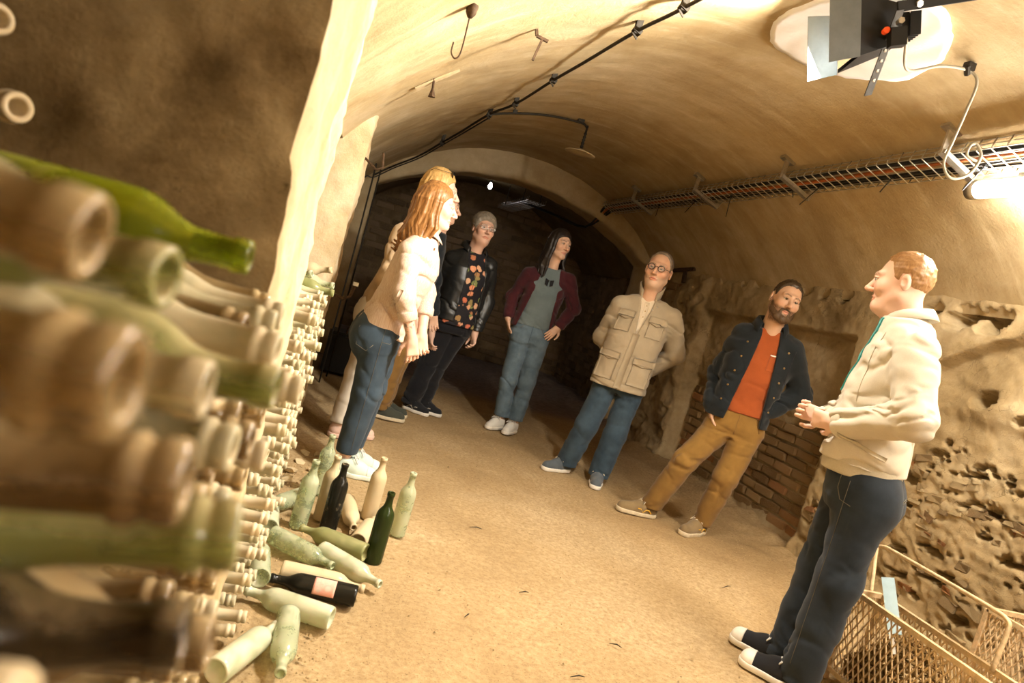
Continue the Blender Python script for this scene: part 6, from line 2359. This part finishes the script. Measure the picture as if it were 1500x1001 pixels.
# --- older woman with glasses
p = Person('grey', 'person with short grey hair and glasses in a black jacket over a floral blouse', (.42, .9), (.34, .94), .10, .02, 1.06, .0078)
p.skin = SK['pink']
p.head(dict(skin=(.68, .42, .30), fem=.6, fat=.16, nose=.95, hair_opt=dict(t=.018, puff=1, line=[(-.13, .068), (-.070, .062), (-.055, .05), (-.042, .015), (-.02, -.035), (.0, -.01), (.028, -.01), (.036, -.06), (.08, -.085), (.13, -.08)]), hair_mat=hair_mat('grey_hair', (.12, .098, .07), (.36, .31, .24), 110), brow=(.25, .18, .12), neck_r=.054, res=.0034))
p.glasses(M['silver'], False, None, .0, 0, .003, 'glasses', 'thin silver glasses')
bl = [(-.12, .19, .15, .14), (.1, .185, .155, .125), (.35, .175, .155, .115), (.58, .185, .168, .12), (.72, .185, .155, .115), (.84, .16, .115, .10), (.94, .115, .085, .085), (1.05, .07, .06, .062)]
ts = p.top('floral_blouse', M['floral'], bl, .80, (.06, .05, .05), .0, .008, None, .068, 41, sleeves=False, trap=.044)
tr = p.bvh(ts)
p.line(tr, [(0, z) for z in np.linspace(1.34, 1.05, 12)], .0022, 'front_trim', M['black_leather'], ts)
p.collar(plain('necklace_beads', (.62, .40, .26), .4), .070, .074, .006, 0, p.root, 0, .055, .5, 'necklace', -.03, .005)
jr = [(-.1, .205, .160, .150), (.1, .20, .165, .138), (.35, .192, .165, .128), (.58, .202, .172, .132), (.75, .20, .155, .125), (.88, .165, .110, .105), (1.04, .085, .075, .075)]
jk = p.top('jacket', M['black_leather'], jr, .83, (.072, .062, .052), .92, .014, (1.40, .075, .83, .10, .03), .074, 44, trap=.052)
p.collar(M['black_leather'], .076, .090, .05, .8, jk, .04, .04, .3)
tz = p.trousers('trousers', M['black_trouser'], .87, (.096, .078, .074), .06, .012, [(.62, .15, .09, .10), (.76, .185, .13, .14), (.87, .175, .14, .12)], 47, .01)
for q in 'LR': p.shoe(q, M['black_canvas'], M['white_rubber'], M['black_canvas'], .26, .044, 0, None, .055, M['grey_lining'])
p.arm_shell(1, Vector((0, 0, -1)) + p.tf * .3, p.left * -1, (.5, .55, .6, .65), .4, .95, h=.0045)
p.arm_shell(-1, Vector((0, 0, -1)) + p.tf * .4, p.left, (.5, .55, .6, .65), .4, .95, h=.0045)
p.core(.11); p.finish()

# --- woman in front, seen from the side
p = Person('fgw', 'person with long auburn hair in a pale peach shirt behind the standing bottles', (1, -.10), (1, .03), .02, 0, .99, .0066)
p.skin = SK['pink']
p.head(dict(skin=(.74, .50, .39), fem=1, nose=.9, hair_opt=dict(len=.285, open=1.15, n=80, wave=.016, flare=.022, curl=.026, front=.95, seed=9, rk=.95), hair_mat=hair_mat('auburn_hair', (.15, .060, .016), (.44, .215, .068), 100, .38), brow=(.22, .12, .06), neck_r=.046, res=.003, lips=(.68, .32, .27), hres=.0038))
sh_ = [(-.15, .165, .125, .150), (.05, .165, .125, .145), (.25, .158, .128, .118), (.45, .155, .135, .105), (.65, .168, .155, .105), (.80, .165, .125, .105), (.92, .125, .085, .09), (1.05, .07, .06, .065)]
ts = p.top('shirt', M['peach_shirt'], sh_, .80, (.057, .050, .046), .42, .012, None, .064, 51, trap=.046, hem_slope=-.18, fspots=[(p.at(0, -.08, .95), .18, .7)])
p.collar(M['peach_shirt'], .064, .070, .035, .6, ts, .03, .03, .3)
for sd in (1, -1): p.sleeve_end(sd, M['peach_shirt'], .34, .56, .051, .048, 'rolled_sleeve', ts)
tr = p.bvh(ts)
p.line(tr, [(0, z) for z in np.linspace(.86, 1.30, 14)], .003, 'placket', M['peach_shirt'], ts)
p.patch(tr, [(-.03, 1.06), (-.012, 1.06), (-.012, .96), (-.03, .96)], 'sleeve_tab', M['peach_shirt'], ts, .004, 2, 6, -p.left)
tz = p.trousers('jeans', M['fg_denim'], .87, (.100, .075, .056), .125, .010, [(.62, .13, .08, .11), (.76, .170, .115, .150), (.87, .150, .115, .12)], 57, .03)
tr = p.bvh(tz)
sdv = -p.left
p.line(tr, [(0, z) for z in np.linspace(.86, .16, 26)], .0010, 'side_seam', M['stitch'], tz, sdv)
p.line(tr, [(-.02, .86), (-.03, .80), (-.07, .765), (-.11, .765)], .0018, 'pocket_edge', M['stitch'], tz, (sdv * .8 + p.tf * .6).normalized())
p.line(tr, [(.03, .82), (.04, .72), (.09, .70), (.12, .74)], .0016, 'back_pocket_stitch', M['stitch'], tz, (sdv * .6 - p.tf * .8).normalized())
p.hem_cuff(M['fg_denim'], .058, .125, .165, tz)
for q in 'LR': p.shoe(q, M['mint_canvas'], M['mint_rubber'], M['white_canvas'], .25, .042, 0, M['mint_rubber'])
p.leg_shell(.036)
p.arm_shell(-1, Vector((0, 0, -1)) + p.tf * .35, p.left * 1.0 - p.tf * .2, (.45, .5, .55, .6), .5, .95, (.76, .49, .36), (.036, .027), .0034, True)
p.arm_shell(1, Vector((0, 0, -1)) + p.tf * .25 - p.left * .3, -p.left, (.5, .55, .6, .65), .5, .95, (.76, .49, .36), (.036, .027))
p.core(.095); p.finish()

# --- blonde woman behind her
JOINTS['blonde']['j'].update(pelvis=(-.005, .002, .86), hipR=(-.02, -.077, .82), hipL=(.02, .08, .82), knR=(-.046, -.077, .44), knL=(-.005, .08, .45), anR=(-.073, -.055, .08), anL=(-.011, .061, .085))
p = Person('blonde', 'person with blond hair, sunglasses pushed up and white trousers behind the auburn-haired one', (1, -.05), (1, .10), .0, 0, 1.08, .009)
p.skin = SK['pink']
p.head(dict(skin=(.76, .50, .38), fem=1, hair_opt=dict(len=.15, open=1.05, n=40, wave=.006, flare=.004, seed=14), hair_mat=hair_mat('blond_hair', (.36, .20, .055), (.72, .48, .19), 100, .4), brow=(.4, .25, .1), neck_r=.047, res=.004))
p.glasses(M['dark_lens'], False, 'dark', .095, .045, .006, 'sunglasses', 'dark sunglasses pushed up into the hair')
ts = p.top('shirt', M['beige_linen'], [(-.2, .175, .14, .15), (.1, .17, .135, .14), (.4, .165, .14, .12), (.65, .175, .15, .115), (.82, .168, .125, .11), (.92, .125, .085, .09), (1.05, .07, .06, .065)], .80, (.072, .064, .056), .75, .012, None, .066, 61, trap=.048)
p.patch(p.bvh(ts), [(-.08, 1.46), (.08, 1.46), (.09, 1.10), (-.09, 1.10)], 'mint_front', M['mint_top'], ts, .008, 8, 10)
tz = p.trousers('trousers', M['white_jean'], .90, (.095, .075, .062), .10, .010, [(.68, .13, .08, .11), (.82, .168, .11, .14), (.90, .155, .11, .12)], 67, .02)
for q in 'LR': p.shoe(q, M['pink_suede'], M['pink_suede'], None, .25, .042)
p.leg_shell(.034)
p.arm_shell(-1, Vector((0, 0, -1)) + p.tf * .4, p.left, size=.95, h=.005)
p.arm_shell(1, Vector((0, 0, -1)) + p.tf * .3, -p.left, size=.95, h=.005)
p.core(.09); p.finish()

# --- the one mostly hidden behind them
p = Person('hidden', 'person in brown trousers and grey-green shoes, mostly hidden behind the two in pale shirts', (1, -.05), (1, 0), .0, 0, 1.04, .010)
p.skin = SK['fair']
p.head(dict(skin=SK['fair'], hair_opt=dict(t=.010, line=MEN), hair_mat=hair_mat('brown_hair', (.08, .05, .02), (.2, .13, .06), 100), neck_r=.055, res=.0045, hres=.005))
p.top('jumper', M['navy_twill'], [(-.1, .18, .13, .13), (.3, .178, .13, .12), (.62, .19, .13, .12), (.82, .18, .115, .115), (.92, .13, .09, .09), (1.05, .075, .065, .065)], .80, (.07, .06, .05), .92, .010, None, .064, 71, trap=.05)
p.trousers('trousers', M['brown_chino'], .87, (.10, .085, .080), .065, .014, [(.64, .14, .09, .10), (.78, .17, .115, .125), (.87, .16, .115, .11)], 77)
for q in 'LR': p.shoe(q, M['green_suede'], M['gum_rubber'], M['green_suede'], .28, .047)
p.arm_shell(-1, Vector((0, 0, -1)) + p.tf * .3, p.left, h=.005)
p.arm_shell(1, Vector((0, 0, -1)) + p.tf * .3, -p.left, h=.005)
p.core(.1); p.finish()
